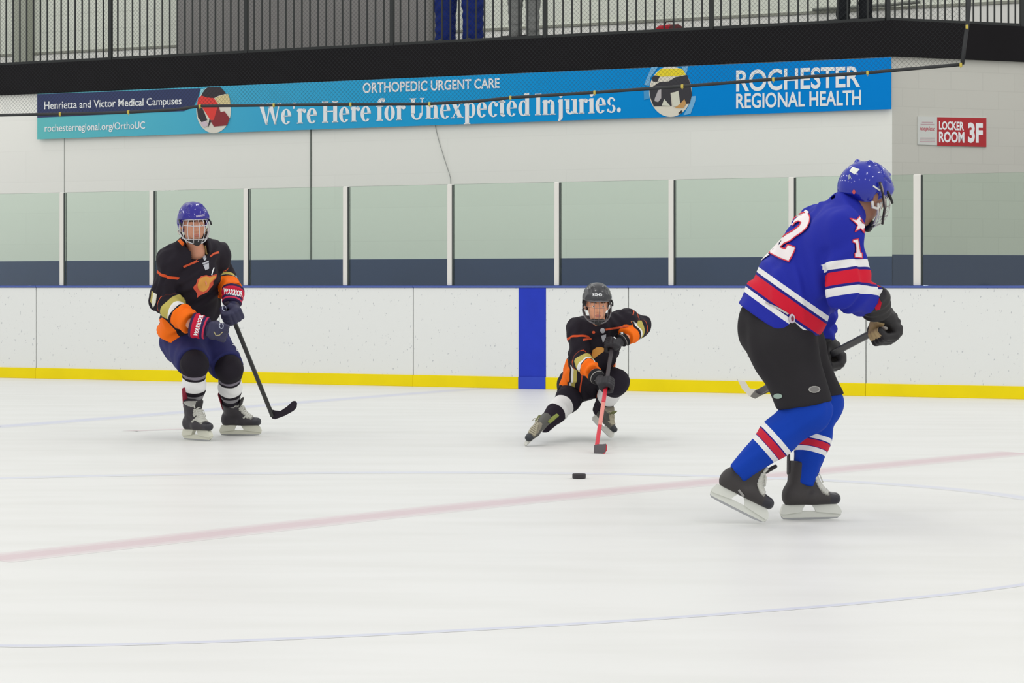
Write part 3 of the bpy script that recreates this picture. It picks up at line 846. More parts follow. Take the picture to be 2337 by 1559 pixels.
def patch(name, poly, tree, mat_, parent, base, step=3.0, lift=.003):
    pv, pf = fill_poly(poly, step)
    return drape(name, pv, pf, tree, mat_, parent, base, lift=lift)
def band(name, pts, w, tree, mat_, parent, base, lift=.0045, closed=True, step=3.0):
    pts = [np.array(p, float) for p in pts]
    if closed: pts = pts + [pts[0]]
    q = []
    for i in range(len(pts) - 1):
        n = max(1, int(np.linalg.norm(pts[i + 1] - pts[i]) / step))
        q += [pts[i] + (pts[i + 1] - pts[i]) * j / n for j in range(n)]
    if not closed: q.append(pts[-1])
    m = len(q); v = []; f = []
    for i in range(m):
        a_, b_ = (q[(i - 1) % m], q[(i + 1) % m]) if closed else (q[max(i - 1, 0)], q[min(i + 1, m - 1)])
        d = (b_ - a_) / max(1e-6, np.linalg.norm(b_ - a_)); n = np.array([-d[1], d[0]]); v += [q[i] + n * w / 2, q[i] - n * w / 2]
    for i in range(m if closed else m - 1):
        j = (i + 1) % m; f.append([2 * i, 2 * i + 1, 2 * j + 1, 2 * j])
    return drape(name, v, f, tree, mat_, parent, base, lift=lift)
def strip_poly(pts, w):
    pts = [np.array(p, float) for p in pts]; L = []; R_ = []
    for i in range(len(pts)):
        d = pts[min(i + 1, len(pts) - 1)] - pts[max(i - 1, 0)]; d = d / np.linalg.norm(d); n = np.array([-d[1], d[0]])
        L.append(tuple(pts[i] + n * w / 2)); R_.append(tuple(pts[i] - n * w / 2))
    return L + R_[::-1]
def drape_text(name, txt, quad, tree, mat_, parent, base, bold=.02, lift=.004, vf=None):
    v2, f2 = vf or text2d(txt, bold)
    return drape(name, quad_map(v2, quad), [list(q) for q in f2], tree, mat_, parent, base, lift=lift)

# ---- frames
def frame(fwd, up):
    f = nrm(fwd); u = np.asarray(up, float); u = nrm(u - f * (u @ f)); r = np.cross(f, u)   # r: the person's right
    return f, r, u

SKIN = {'pale': (222, 164, 136), 'tan': (206, 150, 118), 'brown': (152, 108, 86)}
def lip_mat(): return mat('lips', (188, 116, 102), .5)

def make_head(k, hc, fwd, up, neck, chest, skin_rgb, hmm=.0045, kb=1.0):
    """head, face and neck as one surface. Returns verts, faces, face material index, eye centres"""
    f, r, u = frame(fwd, up); hc = np.asarray(hc, float)
    def L(x, y, z): return hc + (r * x + f * y + u * z) * k        # x right, y forward, z up
    A = [r, f, u]
    skull = ell(L(0, -.012, .032), A, np.array([.074, .094, .094]) * k)
    jaw = ell(L(0, .028, -.052), A, np.array([.056, .058, .064]) * k)
    chin = ell(L(0, .064, -.094), A, np.array([.026, .022, .02]) * k)
    face = ell(L(0, .05, -.005), A, np.array([.058, .045, .075]) * k)
    head = smin(.025 * k, skull, jaw, face, chin)
    brow = cap(L(-.036, .085, .028), L(.036, .085, .028), .010 * k)
    ck1, ck2 = ell(L(-.042, .066, -.014), A, np.array([.02, .018, .02]) * k), ell(L(.042, .066, -.014), A, np.array([.02, .018, .02]) * k)
    nose = smin(.008 * k, cap(L(0, .093, .018), L(0, .116, -.022), .0075 * k, .0125 * k), ell(L(-.012, .1, -.027), A, np.array([.008] * 3) * k), ell(L(.012, .1, -.027), A, np.array([.008] * 3) * k))
    head = smin(.014 * k, head, brow, ck1, ck2, nose)
    lids = [minus(ell(L(sx * .033, .0815, .007), A, np.ones(3) * .0146 * k), cap(L(sx * .033 - .0085, .096, .0065), L(sx * .033 + .0085, .096, .0065), .0058 * k)) for sx in (-1, 1)]
    s1, s2 = ell(L(-.033, .099, .008), A, np.array([.0165, .016, .011]) * k), ell(L(.033, .099, .008), A, np.array([.0165, .016, .011]) * k)
    head = union(minus(head, s1, s2, k=.010 * k), *lids)
    up_l = cap(L(-.018, .0885, -.054), L(.018, .0885, -.054), .0045 * k); lo_l = cap(L(-.014, .0885, -.063), L(.014, .0885, -.063), .0055 * k)
    head = smin(.006 * k, head, up_l, lo_l)
    e1 = smin(.006 * k, ell(L(-.077, -.012, .0), A, np.array([.009, .022, .034]) * k), ell(L(-.077, -.008, -.022), A, np.array([.008, .012, .014]) * k))
    e2 = smin(.006 * k, ell(L(.077, -.012, .0), A, np.array([.009, .022, .034]) * k), ell(L(.077, -.008, -.022), A, np.array([.008, .012, .014]) * k))
    nk = smin(.03 * kb, cap(L(0, -.022, -.045), neck, .053 * k, .06 * kb), cap(neck, chest, .06 * kb, .066 * kb))
    head = smin(.02 * k, head, nk); head = smin(.006 * k, head, e1, e2)
    V, Fq = grow(head, hmm * k)
    c = (V[Fq].mean(1) - hc) / k; X, Y, Z = c @ r, c @ f, c @ u
    lip = (Y > .07) & (np.abs(X) < .024 - 1.4 * np.abs(Z + .0585)) & (np.abs(Z + .0585) < .0095)
    br = (Y > .06) & (np.abs(np.abs(X) - .034) < .021) & (np.abs(Z - .031 - .004 * np.cos((np.abs(X) - .034) * 70)) < .0036)
    mi = np.zeros(len(Fq), int); mi[lip] = 1; mi[br] = 2
    return V, Fq, mi, [L(-.033, .081, .007), L(.033, .081, .007)], L, (f, r, u)

def skin_material(name, rgb):
    m = mat(name, rgb, .5, var=.05, vscale=30)
    b = m.node_tree.nodes['Principled BSDF']
    b.inputs['Subsurface Weight'].default_value = .12; b.inputs['Subsurface Radius'].default_value = (.012, .005, .003)
    return m

def add_eyes(L, fr, eyes, k, parent, base):
    f, r, u = fr
    for e in eyes:
        g = Geo(); g.ball(e, .0128 * k, 8, 0)
        g.ball(e + f * .0066 * k, .0070 * k, 6, 1)
        o = g.build('eye', [mat('eye_white', (226, 222, 216), .2), mat('eye_dark', (52, 40, 32), .15)], parent, base, True)

def make_helmet(k, L, fr, mats, parent, base, cage, label, cage_label, strap=None, earloop=True):
    """hockey helmet shell with vents and ridges, wire cage, chin cup and straps"""
    f, r, u = fr; A = [r, f, u]; hc = L(0, 0, 0)
    outer = smin(.03 * k, ell(L(0, -.006, .046), A, np.array([.098, .126, .104]) * k), ell(L(0, -.06, .012), A, np.array([.09, .075, .088]) * k),
                 cap(L(0, .072, .06), L(0, .092, .05), .05 * k, .032 * k, r, 1.7))
    # two-piece shell: front piece rides over the back piece; raised crown ridges
    front = cut(ell(L(0, -.004, .047), A, np.array([.1035, .131, .109]) * k), L(0, .0, .05), -f * .8 - u * .35)
    ridge = union(*[cap(L(x, -.075, .128), L(x * 1.15, .06, .136), .012 * k, .01 * k) for x in (-.036, .036)])
    outer = smin(.008 * k, outer, front); outer = smin(.014 * k, outer, ridge)
    inner = ell(L(0, -.012, .034), A, np.array([.083, .108, .098]) * k)
    # opening for the face, cut higher in front
    def openf(Q):
        q = (Q - hc.astype(F32)) / F32(k); X, Y, Z = q @ r.astype(F32), q @ f.astype(F32), q @ u.astype(F32)
        front_edge = F32(.047) - Z
        t = np.clip((Y - F32(-.005)) / F32(.05), 0, 1); t = t * t * (3 - 2 * t)
        edge = F32(-.036) + t * F32(.083) + F32(.006) * np.cos(Y * 60)
        back = np.clip((-Y - F32(.02)) / F32(.06), 0, 1)
        edge = edge - back * F32(.014)
        return (edge - Z) * F32(k * .7)
    def shell(Q):
        d = np.maximum(outer(Q), -inner(Q)); return np.maximum(d, openf(Q))
    shell.lo, shell.hi = outer.lo, outer.hi
    vents = [cap(L(x * s, y0, z0), L(x2 * s, y1, z1), .0065 * k) for s in (-1, 1) for (x, y0, z0, x2, y1, z1) in
             ((.062, .058, .118, .058, .092, .1), (.094, -.01, .085, .092, .03, .088), (.085, -.07, .09, .06, -.1, .1), (.1, -.03, .03, .1, .0, .03))]
    holes = [ell(L(s * .1, -.016, -.008), A, np.array([.03, .017, .02]) * k) for s in (-1, 1)]
    sh = minus(shell, *vents, *holes, k=.003 * k)
    V, Fq = grow(sh, .0042 * k, 1)
    o = mesh_obj('helmet', V, Fq, mats['shell'], parent, base)
    o['label'] = label
    tree = bvh(V, Fq)
    # side clips
    for s in (-1, 1):
        g = Geo(); g.tube([L(s * .099, .02, .04), L(s * .104, .05, .025), L(s * .1, .08, .01)], .006 * k, 6); g.build('side_clip', mats['pad'], o, base, True)
    # wire cage
    c0 = np.array([0, .012, -.02]); R0 = np.array([.1, .142, .118])
    def cg(az, el_):        # az: + to the person's right, el: up
        a_, e_ = math.radians(az), math.radians(el_)
        p = c0 + R0 * np.array([math.sin(a_) * math.cos(e_), math.cos(a_) * math.cos(e_), math.sin(e_)])
        return L(*p)
    g = Geo(); wr = cage['r'] * k
    for az in cage['az']:
        top = 36 if abs(az) < 60 else 30
        g.tube([cg(az, e_) for e_ in np.linspace(top, -52, 14)], wr, 6)
    for e_ in cage['el']:
        g.tube([cg(az, e_) for az in np.linspace(-84, 84, 20)], wr, 6)
    g.tube([cg(az, 36 - 6 * (abs(az) / 80) ** 2) for az in np.linspace(-80, 80, 20)], wr * cage.get('fr', 1.6), 6)
    g.tube([cg(az, -52 + 40 * (abs(az) / 86) ** 3) for az in np.linspace(-86, 86, 24)], wr * cage.get('fr', 1.5), 6)
    for s in (-1, 1): g.tube([cg(86 * s, 30), cg(88 * s, 10), cg(86 * s, -12)], wr * cage.get('fr', 1.4), 6)
    co = g.build('face_cage', mats['cage'], o, base, True); co['label'] = cage_label
    cup = smin(.01 * k, cap(L(-.036, .074, -.098), L(0, .098, -.106), .014 * k, .018 * k, u, 1.2), cap(L(.036, .074, -.098), L(0, .098, -.106), .014 * k, .018 * k, u, 1.2))
    Vc, Fc = grow(cup, .005 * k); mesh_obj('chin_cup', Vc, Fc, mats['pad'], o, base)
    for s in (-1, 1):
        g = Geo(); g.tube([L(s * .094, .0, -.03), L(s * .082, .035, -.065), L(s * .05, .07, -.1)], .0055 * k, 6); g.build('chin_strap', mats['strap'], o, base, True)
        if earloop:
            g = Geo(); g.tube([L(s * .094, -.04, -.04), L(s * .088, -.02, -.058), L(s * .09, .012, -.05), L(s * .094, .02, -.02)], .0065 * k, 6); g.build('ear_guard', mats['ear'], o, base, True)
    return o, tree

def make_skate(k, heel, toe, upv, shin_dir, mats, parent, base, label=None):
    """heel and toe: ends of the blade; upv: direction away from the ice; shin_dir: up the shin"""
    f = nrm(np.asarray(toe) - np.asarray(heel)); u = np.asarray(upv, float); u = nrm(u - f * (u @ f)); w = np.cross(u, f)
    O = np.asarray(heel, float)
    S = k
    def L(x, y, z): return O + (f * x + w * y + u * z) * S
    sd = np.asarray(shin_dir, float); sl = np.array([sd @ f, sd @ w, sd @ u]); sl = sl / np.linalg.norm(sl)
    ank = np.array([.082, 0, .135]); top = ank + sl * .128
    foot = smin(.025 * S, cap(L(.05, 0, .105), L(.15, 0, .102), .036 * S, .038 * S, w, .95), cap(L(.15, 0, .1), L(.255, 0, .095), .039 * S, .029 * S, w, 1.22))
    shaft = cap(L(*(ank - sl * .02)), L(*(top + sl * .02)), .047 * S, .071 * S, w, .82)
    instep = cap(L(.19, 0, .112), L(*(ank + sl * .07 + np.array([.022, 0, 0]))), .029 * S, .042 * S, w, 1.0)
    heelb = ell(L(.044, 0, .115), [f, w, u], np.array([.031, .033, .05]) * S)
    boot = smin(.022 * S, foot, shaft, instep, heelb)
    boot = cut(boot, L(0, 0, .069), -u, .006 * S); boot = cut(boot, L(*top), f * sl[0] + w * sl[1] + u * sl[2], .006 * S)
    V, Fq = grow(boot, .0055 * S)
    c = (V[Fq].mean(1) - O) / S; X, Z = c @ f, c @ u
    mi = np.zeros(len(Fq), int)
    nrm_ = np.cross(V[Fq[:, 2]] - V[Fq[:, 0]], V[Fq[:, 3]] - V[Fq[:, 1]]); nrm_ /= np.maximum(1e-12, np.linalg.norm(nrm_, axis=1))[:, None]
    mi[(X > .232)] = 1
    mi[(nrm_ @ nrm(f * .72 + u * .69) > .5) & (X > .09) & (X < .226) & (Z > .11) & (Z < .26)] = 2
    o = mesh_obj('skate', V, Fq, [mats['boot'], mats['toe'], mats['instep']], parent, base, fmi=mi)
    if label: o['label'] = label
    # tongue and tendon guard
    fw = nrm(np.array([1, 0, 0]) - sl * sl[0])
    t0 = ank + sl * .06 + fw * .05; t1 = ank + sl * .165 + fw * .074
    Vt, Ft = grow(cap(L(*t0), L(*t1), .011 * S, .009 * S, w, 3.4), .006 * S); mesh_obj('tongue', Vt, Ft, mats['tongue'], o, base)
    g0 = ank + sl * .07 - fw * .056; g1 = ank + sl * .2 - fw * .082
    Vt, Ft = grow(cap(L(*g0), L(*g1), .008 * S, .006 * S, w, 3.2), .005 * S); mesh_obj('tendon_guard', Vt, Ft, mats['guard'], o, base)
    # laces criss-crossing over the instep
    tree = bvh(V, Fq); g = Geo(); n = 9
    nd = nrm(np.array([.75, 0, .66]))
    for i in range(n):
        t = i / (n - 1)
        p = np.array([.215, 0, .13]) * (1 - t) + (ank + sl * .108 + fw * .045) * t
        for sg in (1, -1):
            pts = []
            for y in np.linspace(-.034, .034, 9):
                q = L(*(p + np.array([0, y, 0]) + nd * .1 + (np.array([-.0, 0, .0]) + (sl * .011 * sg) * (y / .034)) * t + np.array([-.006 * sg * (y / .034) * (1 - t), 0, 0])))
                hit, nn, _, _ = tree.ray_cast(Vector(q), Vector(-(f * nd[0] + u * nd[2])))
                if hit is not None: pts.append(np.array(hit) + np.array(nn) * .002 * S)
            if len(pts) > 2: g.tube(pts, .0066 * S, 5)
    for s in (-1, 1):
        a_ = ank + sl * .1 + fw * .05
        g.tube([L(*(a_ + np.array([0, .012 * s, 0]))), L(*(a_ + fw * .03 + np.array([0, .03 * s, .0]))), L(*(a_ + fw * .045 + np.array([0, .034 * s, -.035])))], .0035 * S, 5)
    g.build('laces', mats['lace'], o, base, True)
    # holder and blade
    def prof(pts, th): 
        g = Geo(); g.prism([L(x, 0, z) for x, z in pts], w * th * S); return g
    g = prof([(.012, .026), (-.002, .03), (.004, .05), (.012, .071), (.115, .071), (.104, .052), (.098, .036)], .03)
    g.prism([L(x, 0, z) for x, z in [(.168, .036), (.158, .054), (.146, .071), (.262, .071), (.278, .055), (.287, .034), (.28, .024)]], w * .03 * S)
    g.prism([L(x, 0, z) for x, z in [(.012, .010), (.0, .02), (.0, .03), (.1, .038), (.17, .038), (.285, .034), (.284, .02), (.272, .010)]], w * .014 * S)
    g.build('blade_holder', mats['holder'], o, base)
    g = prof([(.004, .012), (.012, .003), (.06, .0), (.225, .0), (.268, .005), (.283, .016), (.28, .026), (.0, .026)], .0042)
    g.build('blade', mats['steel'], o, base)
    return o, tree

def make_glove(k, wrist, hand, grip, back, mats, parent, base, cuff_len=.105, cuff_r=.06, cuff_dir=None, label=None, thumb_side=1, res=.0055):
    """hockey glove closed round a shaft: hand = centre of the grip, grip = shaft direction, back = out of the back of the hand"""
    wrist, hand = np.asarray(wrist, float), np.asarray(hand, float)
    a = nrm(grip); bk = np.asarray(back, float); bk = nrm(bk - a * (bk @ a)); D = np.cross(a, bk)
    if D @ (hand - wrist) < 0: D = -D
    s = k
    def L(x, y, z): return hand + (a * x + D * y + bk * z) * s
    palm = smin(.02 * s, cap(wrist, L(0, -.02, .03), .038 * s, .036 * s, a, 1.15), cap(L(-.03, -.02, .03), L(.03, -.02, .03), .033 * s), cap(L(-.036, .03, .036), L(.036, .03, .036), .024 * s))
    fl = [.92, 1.05, 1.0, .84]; fing = []
    for i in range(4):
        x = (i - 1.5) * .0285 * (1 if thumb_side > 0 else -1) * -1; m = fl[i]
        p0 = L(x, .034, .036); p1 = L(x * 1.02, .034 + .026 * m, .014); p2 = L(x, .034 + .008 * m, -.022 - .010 * m); p3 = L(x * .95, .004, -.030 - .006 * m)
        fing.append(smin(.006 * s, cap(p0, p1, .0175 * s, .0165 * s), cap(p1, p2, .0165 * s, .0155 * s), cap(p2, p3, .0155 * s, .0135 * s)))
    tx = .052 * thumb_side
    th = smin(.008 * s, cap(L(tx * .75, -.035, .008), L(tx, -.01, -.016), .0185 * s, .0175 * s), cap(L(tx, -.01, -.016), L(tx * .72, .022, -.036), .0175 * s, .0145 * s))
    rolls = [cap(L(-.036, y, z), L(.036, y, z), .0155 * s) for y, z in ((-.045, .05), (-.018, .056), (.008, .056))]
    rolls += [cap(L((i - 1.5) * .0285, .034, .05), L((i - 1.5) * .0285, .055, .034), .013 * s) for i in range(4)]
    hand_f = smin(.012 * s, palm, th)
    for q in fing: hand_f = smin(.005 * s, hand_f, q)
    hand_f = smin(.005 * s, hand_f, *rolls)
    V, Fq = grow(hand_f, res * s)
    c = (V[Fq].mean(1) - hand) / s
    mi = ((c @ bk < -.004) & (c @ D < .03) & (np.abs(c @ a) < .045)).astype(int)
    o = mesh_obj('glove', V, Fq, [mats['glove'], mats['palm']], parent, base, fmi=mi)
    if label: o['label'] = label
    cd = nrm(wrist - hand) if cuff_dir is None else nrm(cuff_dir)
    c0, c1 = wrist - cd * .03 * s, wrist + cd * cuff_len * s
    cf = cap(c0, c1, cuff_r * .86 * s, cuff_r * 1.1 * s, a, 1.12)
    def roll(Q):
        t = (Q - c0.astype(F32)) @ cd.astype(F32)
        return cf(Q) + F32(.0035 * s) * np.cos(t * F32(2 * math.pi / (.034 * s)))
    roll.lo, roll.hi = cf.lo, cf.hi
    cf2 = cut(cut(roll, c1, cd, .01 * s), c0, -cd, .012 * s)
    Vc, Fc = grow(cf2, res * s)
    t = ((Vc - c0) @ cd) / np.linalg.norm(c1 - c0)
    co = mesh_obj('glove_cuff', Vc, Fc, mats['cuff'], o, base, pat=np.clip(t, 0, 1))
    return o, co, bvh(Vc, Fc), bvh(V, Fq)

def hockey_player(cfg):
    J = cfg['J']; k = cfg['k']; M = cfg['mats']; base = np.asarray(cfg['base'], float); h = cfg.get('h', .007)
    U = nrm(J['neck'] - J['pelvis']); R = J['shR'] - J['shL']; R = nrm(R - U * (R @ U)); Fd = np.cross(U, R)
    out = {}
    # ---- skin: head first, then the covered body, one mesh
    fwd = nrm(J['look'])
    V, Fq, mi, eyes, L, fr = make_head(cfg.get('kh', k), J['head'], fwd, J['headup'], J['neck'], J['neck'] * .75 + J['chest'] * .25, cfg['skin'], cfg.get('hh', .0045), k)
    body = smin(.05 * k, cap(J['pelvis'], J['chest'], .12 * k, .125 * k, R, 1.2), cap(J['shL'], J['shR'], .055 * k), cap(J['chest'], J['neck'], .1 * k, .055 * k),
                *[cap(J['sh' + s], J['el' + s], .045 * k, .038 * k) for s in 'LR'], *[cap(J['el' + s], J['wr' + s], .038 * k, .028 * k) for s in 'LR'],
                *[cap(J['wr' + s], J['wr' + s] * .3 + J['hand' + s] * .7, .026 * k, .024 * k) for s in 'LR'],
                *[cap(J['hip' + s], J['kn' + s], .08 * k, .055 * k) for s in 'LR'], *[cap(J['kn' + s], J['an' + s], .052 * k, .036 * k) for s in 'LR'])
    Vb, Fb = grow(body, .016 * k)
    root = link_mesh('person', np.vstack([V, Vb]), np.vstack([Fq, Fb + len(V)]), [skin_material('skin_' + cfg['id'], cfg['skin']), lip_mat(), mat('brow_hair', (104, 76, 60), .8)], None, base, True,
                     np.concatenate([mi, np.zeros(len(Fb), int)]))
    thing(root, cfg['label'], 'person')
    add_eyes(L, fr, eyes, cfg.get('kh', k), root, base)
    out['root'], out['L'], out['fr'] = root, L, fr
    out['helmet'], out['helmet_tree'] = make_helmet(cfg.get('kh', k), L, fr, M, root, base, cfg['cage'], cfg['helmet_label'], cfg['cage_label'], earloop=cfg.get('earloop', True))
    # ---- jersey: torso and sleeves
    hem, belly, chest = J['hem'], J['belly'], J['chest']
    T = cfg['torso']         # (depth radius, width factor) at hem, belly, chest
    hu = nrm(cfg.get('hem_n', -U))
    bl = belly
    torso = smin(.06 * k, cap(hem + hu * .06, bl, T[0][0], T[1][0], R, T[0][1]), cap(bl, chest, T[1][0], T[2][0], R, T[2][1]),
                 cap(J['shL'], J['shR'], cfg['sh_r'], cfg['sh_r']), cap(chest, J['neck'] - U * .03 * k, T[2][0] * .85, .085 * k), *[cap(J['neck'] + U * cfg.get('trap_up', .03) * k, J['sh' + s], cfg.get('trap_r', .075) * k, cfg['sh_r'] * .9) for s in 'LR'])
    torso = folds(torso, .0085 * k * cfg.get('fold', 1.25), .13 * k, cfg['seed'], U * .4 + R * .6)
    arms = {}
    for s in 'LR':
        a_ = cfg['arm_r']
        w_ = J['wr' + s]; e_ = J['el' + s]
        ext = nrm(w_ - e_)
        ar = smin(.035 * k, cap(J['sh' + s], e_, a_[0], a_[1]), cap(e_, w_, a_[1], a_[2]))
        ar = cut(ar, w_ + ext * cfg.get('sleeve_ext', -.01), ext, .01)
        arms[s] = folds(ar, .0105 * k * cfg.get('fold', 1.25), .095 * k, cfg['seed'] + ord(s), ext)
    nkcut = cfg.get('neck_cut')
    def jf(Q):
        d = torso(Q)
        d = np.maximum(d, (Q - hem.astype(F32)) @ hu.astype(F32))
        dn = J['neck'].astype(F32) + (U * cfg.get('collar_up', .01) * k).astype(F32)
        for s in 'LR':
            e = arms[s](Q); kk = F32(.04 * k)
            # blend only near the shoulder
            sd = np.sqrt(((Q - J['sh' + s].astype(F32)) ** 2).sum(1))
            kk = np.clip(F32(cfg.get('blend', .05) * k) * (1 - (sd - F32(.12 * k)) / F32(.12 * k)), F32(.002), F32(.05 * k))
            hh = np.clip(.5 + .5 * (e - d) / kk, 0, 1)
            d = e + (d - e) * hh - kk * hh * (1 - hh)
        # neck opening
        cn, rn = nkcut
        q = (Q - cn[0].astype(F32)); ax = nrm(cn[1] - cn[0]).astype(F32)
        hq = q @ ax; pr = np.sqrt(np.maximum(0, ((q - hq[:, None] * ax) ** 2).sum(1)))
        d = np.maximum(d, F32(rn) - pr - np.clip(-hq, 0, 1) * 3)
        return d
    jf.lo = np.min([torso.lo, arms['L'].lo, arms['R'].lo], 0); jf.hi = np.max([torso.hi, arms['L'].hi, arms['R'].hi], 0)
    Vj, Fj = grow(jf, h)
    cen = Vj[Fj].mean(1).astype(F32)
    lab = np.argmin(np.stack([torso(cen), arms['R'](cen) - .004, arms['L'](cen) - .004]), 0)
    # coordinate: torso 0..1, right sleeve 1..2, left sleeve 2..3
    def tor_t(p): return np.clip(cfg['torso_t'](p, hem, hu, R, Fd, U), 0, .99)
    def arm_t(p, s):
        return np.clip(cfg['arm_t'](p, J['sh' + s], J['el' + s], J['wr' + s], s), .01, .99)
    cor = Vj[Fj]                       # faces x 4 x 3
    pat = np.where((lab == 0)[:, None], tor_t(cor), np.where((lab == 1)[:, None], 1 + arm_t(cor, 'R'), 2 + arm_t(cor, 'L')))
    jo = mesh_obj('jersey', Vj, Fj, cfg['jersey_mat'], root, base, pat=pat, pat_domain='CORNER')
    jo['label'] = cfg['jersey_label']
    out['jersey'], out['jersey_tree'] = jo, bvh(Vj, Fj)
    # ---- shorts
    pr = cfg['pant_r']; parts = [cap(J['hipL'], J['hipR'], pr[0]), cap(J['pelvis'], J['pelvis'] + U * .12 * k, cfg.get('pel_r', pr[0] * .95), cfg.get('pel_r', pr[0] * .95) * .95, R, cfg.get('pel_f', 1.15))]
    legs = []
    for s in 'LR':
        hp, kn = J['hip' + s], J['kn' + s]; d = nrm(kn - hp); e_ = hp + (kn - hp) * cfg['pant_len'][s]
        lg = cap(hp, e_ + d * .05, pr[1], pr[2]); legs.append(cut(lg, e_, cfg['pant_cut'].get(s, d), .012))
    pants = smin(.05 * k, *parts, *legs)
    pants = folds(pants, .005 * k, .15 * k, cfg['seed'] + 3)
    Vp, Fp = grow(pants, h * 1.1)
    po = mesh_obj('shorts', Vp, Fp, cfg['pant_mat'], root, base); po['label'] = cfg['pant_label']
    out['shorts'], out['shorts_tree'] = po, bvh(Vp, Fp)
    # ---- socks over knee and shin pads
    for s in 'LR':
        hp, kn, an = J['hip' + s], J['kn' + s], J['an' + s]; sh = nrm(an - kn); up = nrm(hp - kn); sr = cfg['sock_r']
        kf = cfg['kneef'][s]
        sk = smin(.03 * k, cap(kn + up * .16 * k, kn, sr[0] * 1.05, sr[0]), ell(kn + kf * .012 * k, np.eye(3), np.ones(3) * sr[0] * 1.04), cap(kn, kn + (an - kn) * .5, sr[0] * .96, sr[1]), cap(kn + (an - kn) * .5, an + sh * .05 * k, sr[1], sr[2]))
        sk = folds(cut(sk, an + sh * .05 * k, sh, .006), .003 * k, .09 * k, cfg['seed'] + 7)
        Vs, Fs = grow(sk, h * .9)
        t = (Vs - kn) @ sh / np.linalg.norm(an - kn)
        so = mesh_obj('sock', Vs, Fs, cfg['sock_mat'], root, base, pat=np.clip(t * .5 + .3, 0, 1))
        out['sock' + s], out['sock_tree' + s] = so, bvh(Vs, Fs)
    # ---- skates and gloves
    for s in 'LR':
        hb, tb, upv = cfg['skate'][s]
        out['skate' + s], out['skate_tree' + s] = make_skate(cfg['ks'], hb, tb, upv, J['kn' + s] - J['an' + s], M, root, base, cfg.get('skate_label'))
        gw, gh, ga, gb, ts = cfg['glove'][s]
        out['glove' + s], out['cuff' + s], out['cuff_tree' + s], out['glove_tree' + s] = make_glove(cfg['kg'], gw, gh, ga, gb, M, root, base, cuff_r=cfg['cuff_r'], cuff_len=cfg.get('cuff_len', {}).get(s, .09),
                                                                     cuff_dir=cfg.get('cuff_dir', {}).get(s), thumb_side=ts, label=cfg.get('glove_label'))
    return out

def stick(name, butt, heel, mats, label, w=.031, d=.021, facing=None, segs=None):
    """shaft from butt to heel; segs: list of (t0, t1, material index) colour bands"""
    butt, heel = np.asarray(butt, float), np.asarray(heel, float); base = heel.copy()
    ax = nrm(heel - butt); L_ = np.linalg.norm(heel - butt)
    fa = np.asarray(facing if facing is not None else (0, 1, 0), float); n = nrm(fa - ax * (fa @ ax)); w_ = np.cross(ax, n)
    root = empty(name, base, label, 'hockey stick')
    for nm, t0, t1, m, gr in segs:
        g = Geo(); c = butt + ax * L_ * (t0 + t1) / 2
        g.bbox(c, w_ * w / 2 * gr, n * d / 2 * gr, ax * L_ * (t1 - t0) / 2, .005); o = g.build(nm, m, root, base)
    return root, base, ax, n, w_
# ------------------------------------------------------------------ the three skaters
def sock_mat(name, stops):
    return ramp_mat(name, 'pat', [(.3 + .5 * t, c) if t > -.5 else (0.0, c) for t, c in stops], .85, .12)
def ell_poly(x, y, rx, ry, n=14): return [(x + rx * math.cos(2 * math.pi * i / n), y + ry * math.sin(2 * math.pi * i / n)) for i in range(n)]
steel = mat('steel', (170, 172, 174), .25, 1.0)

# ================= blue number 12, right
BLU, BLD, RED, WHT = (32, 42, 160), (34, 32, 128), (208, 26, 52), (232, 232, 232)
tors = [(0, BLU), (.058, WHT), (.079, BLD), (.091, RED), (.147, BLD), (.156, WHT), (.178, BLU)]
slv = [(1, BLU), (1.135, WHT), (1.168, BLD), (1.182, RED), (1.238, BLD), (1.25, WHT), (1.288, BLU)]
jm3 = ramp_mat('jersey_blue', 'pat', tors + slv + [(a + 1, c) for a, c in slv], .75, .12, 1 / 3.0, 0.0)
blk_sh = mat('shorts_black', (42, 40, 43), .85, bump=.2, bscale=240, var=.06, vscale=8)
SB3 = (14, 62, 172)
M3 = dict(shell=mat('helmet_blue', (30, 42, 160), .09), pad=mat('pad_black', (28, 28, 30), .6), cage=mat('cage_white', (206, 210, 204), .3), strap=mat('strap_white', (214, 212, 206), .6),
          ear=mat('ear_white', (224, 222, 216), .4), boot=mat('boot_black', (52, 48, 48), .55, bump=.1, bscale=300, var=.08, vscale=20), toe=mat('toe_black', (38, 38, 46), .35), tongue=mat('tongue_black', (40, 38, 40), .7),
          guard=mat('guard_dark', (46, 44, 46), .5), lace=mat('lace_white', (206, 206, 198), .8), instep=mat('instep_grey', (150, 148, 142), .8), holder=mat('holder_white', (218, 220, 212), .35), steel=steel,
          glove=mat('glove_black', (32, 30, 32), .6, bump=.15, bscale=160), palm=mat('palm_tan', (196, 172, 128), .75), cuff=mat('cuff_black', (34, 32, 33), .6, bump=.15, bscale=160))
J = {}
J['head'] = P(1971, 447, 9.52); J['neck'] = P(1928, 482, 9.50); J['chest'] = P(1868, 572, 9.53); J['belly'] = P(1812, 668, 9.55)
J['hem'] = P(1765, 748, 9.56); J['pelvis'] = P(1768, 745, 9.56)
J['shR'] = P(1917, 532, 9.34); J['shL'] = P(1868, 524, 9.70)
J['elR'] = P(1932, 655, 9.30); J['wrR'] = P(1992, 694, 9.45); J['handR'] = P(2012, 748, 9.53)
J['elL'] = P(1864, 672, 9.90); J['wrL'] = P(1873, 764, 10.06); J['handL'] = P(1886, 814, 10.09)
J['hipR'] = P(1784, 790, 9.46); J['hipL'] = P(1806, 788, 9.66)
J['knR'] = P(1843, 938, 9.42); J['knL'] = P(1870, 918, 9.70)
J['anR'] = P(1700, 1064, 9.42); J['anL'] = P(1838, 1084, 9.62)
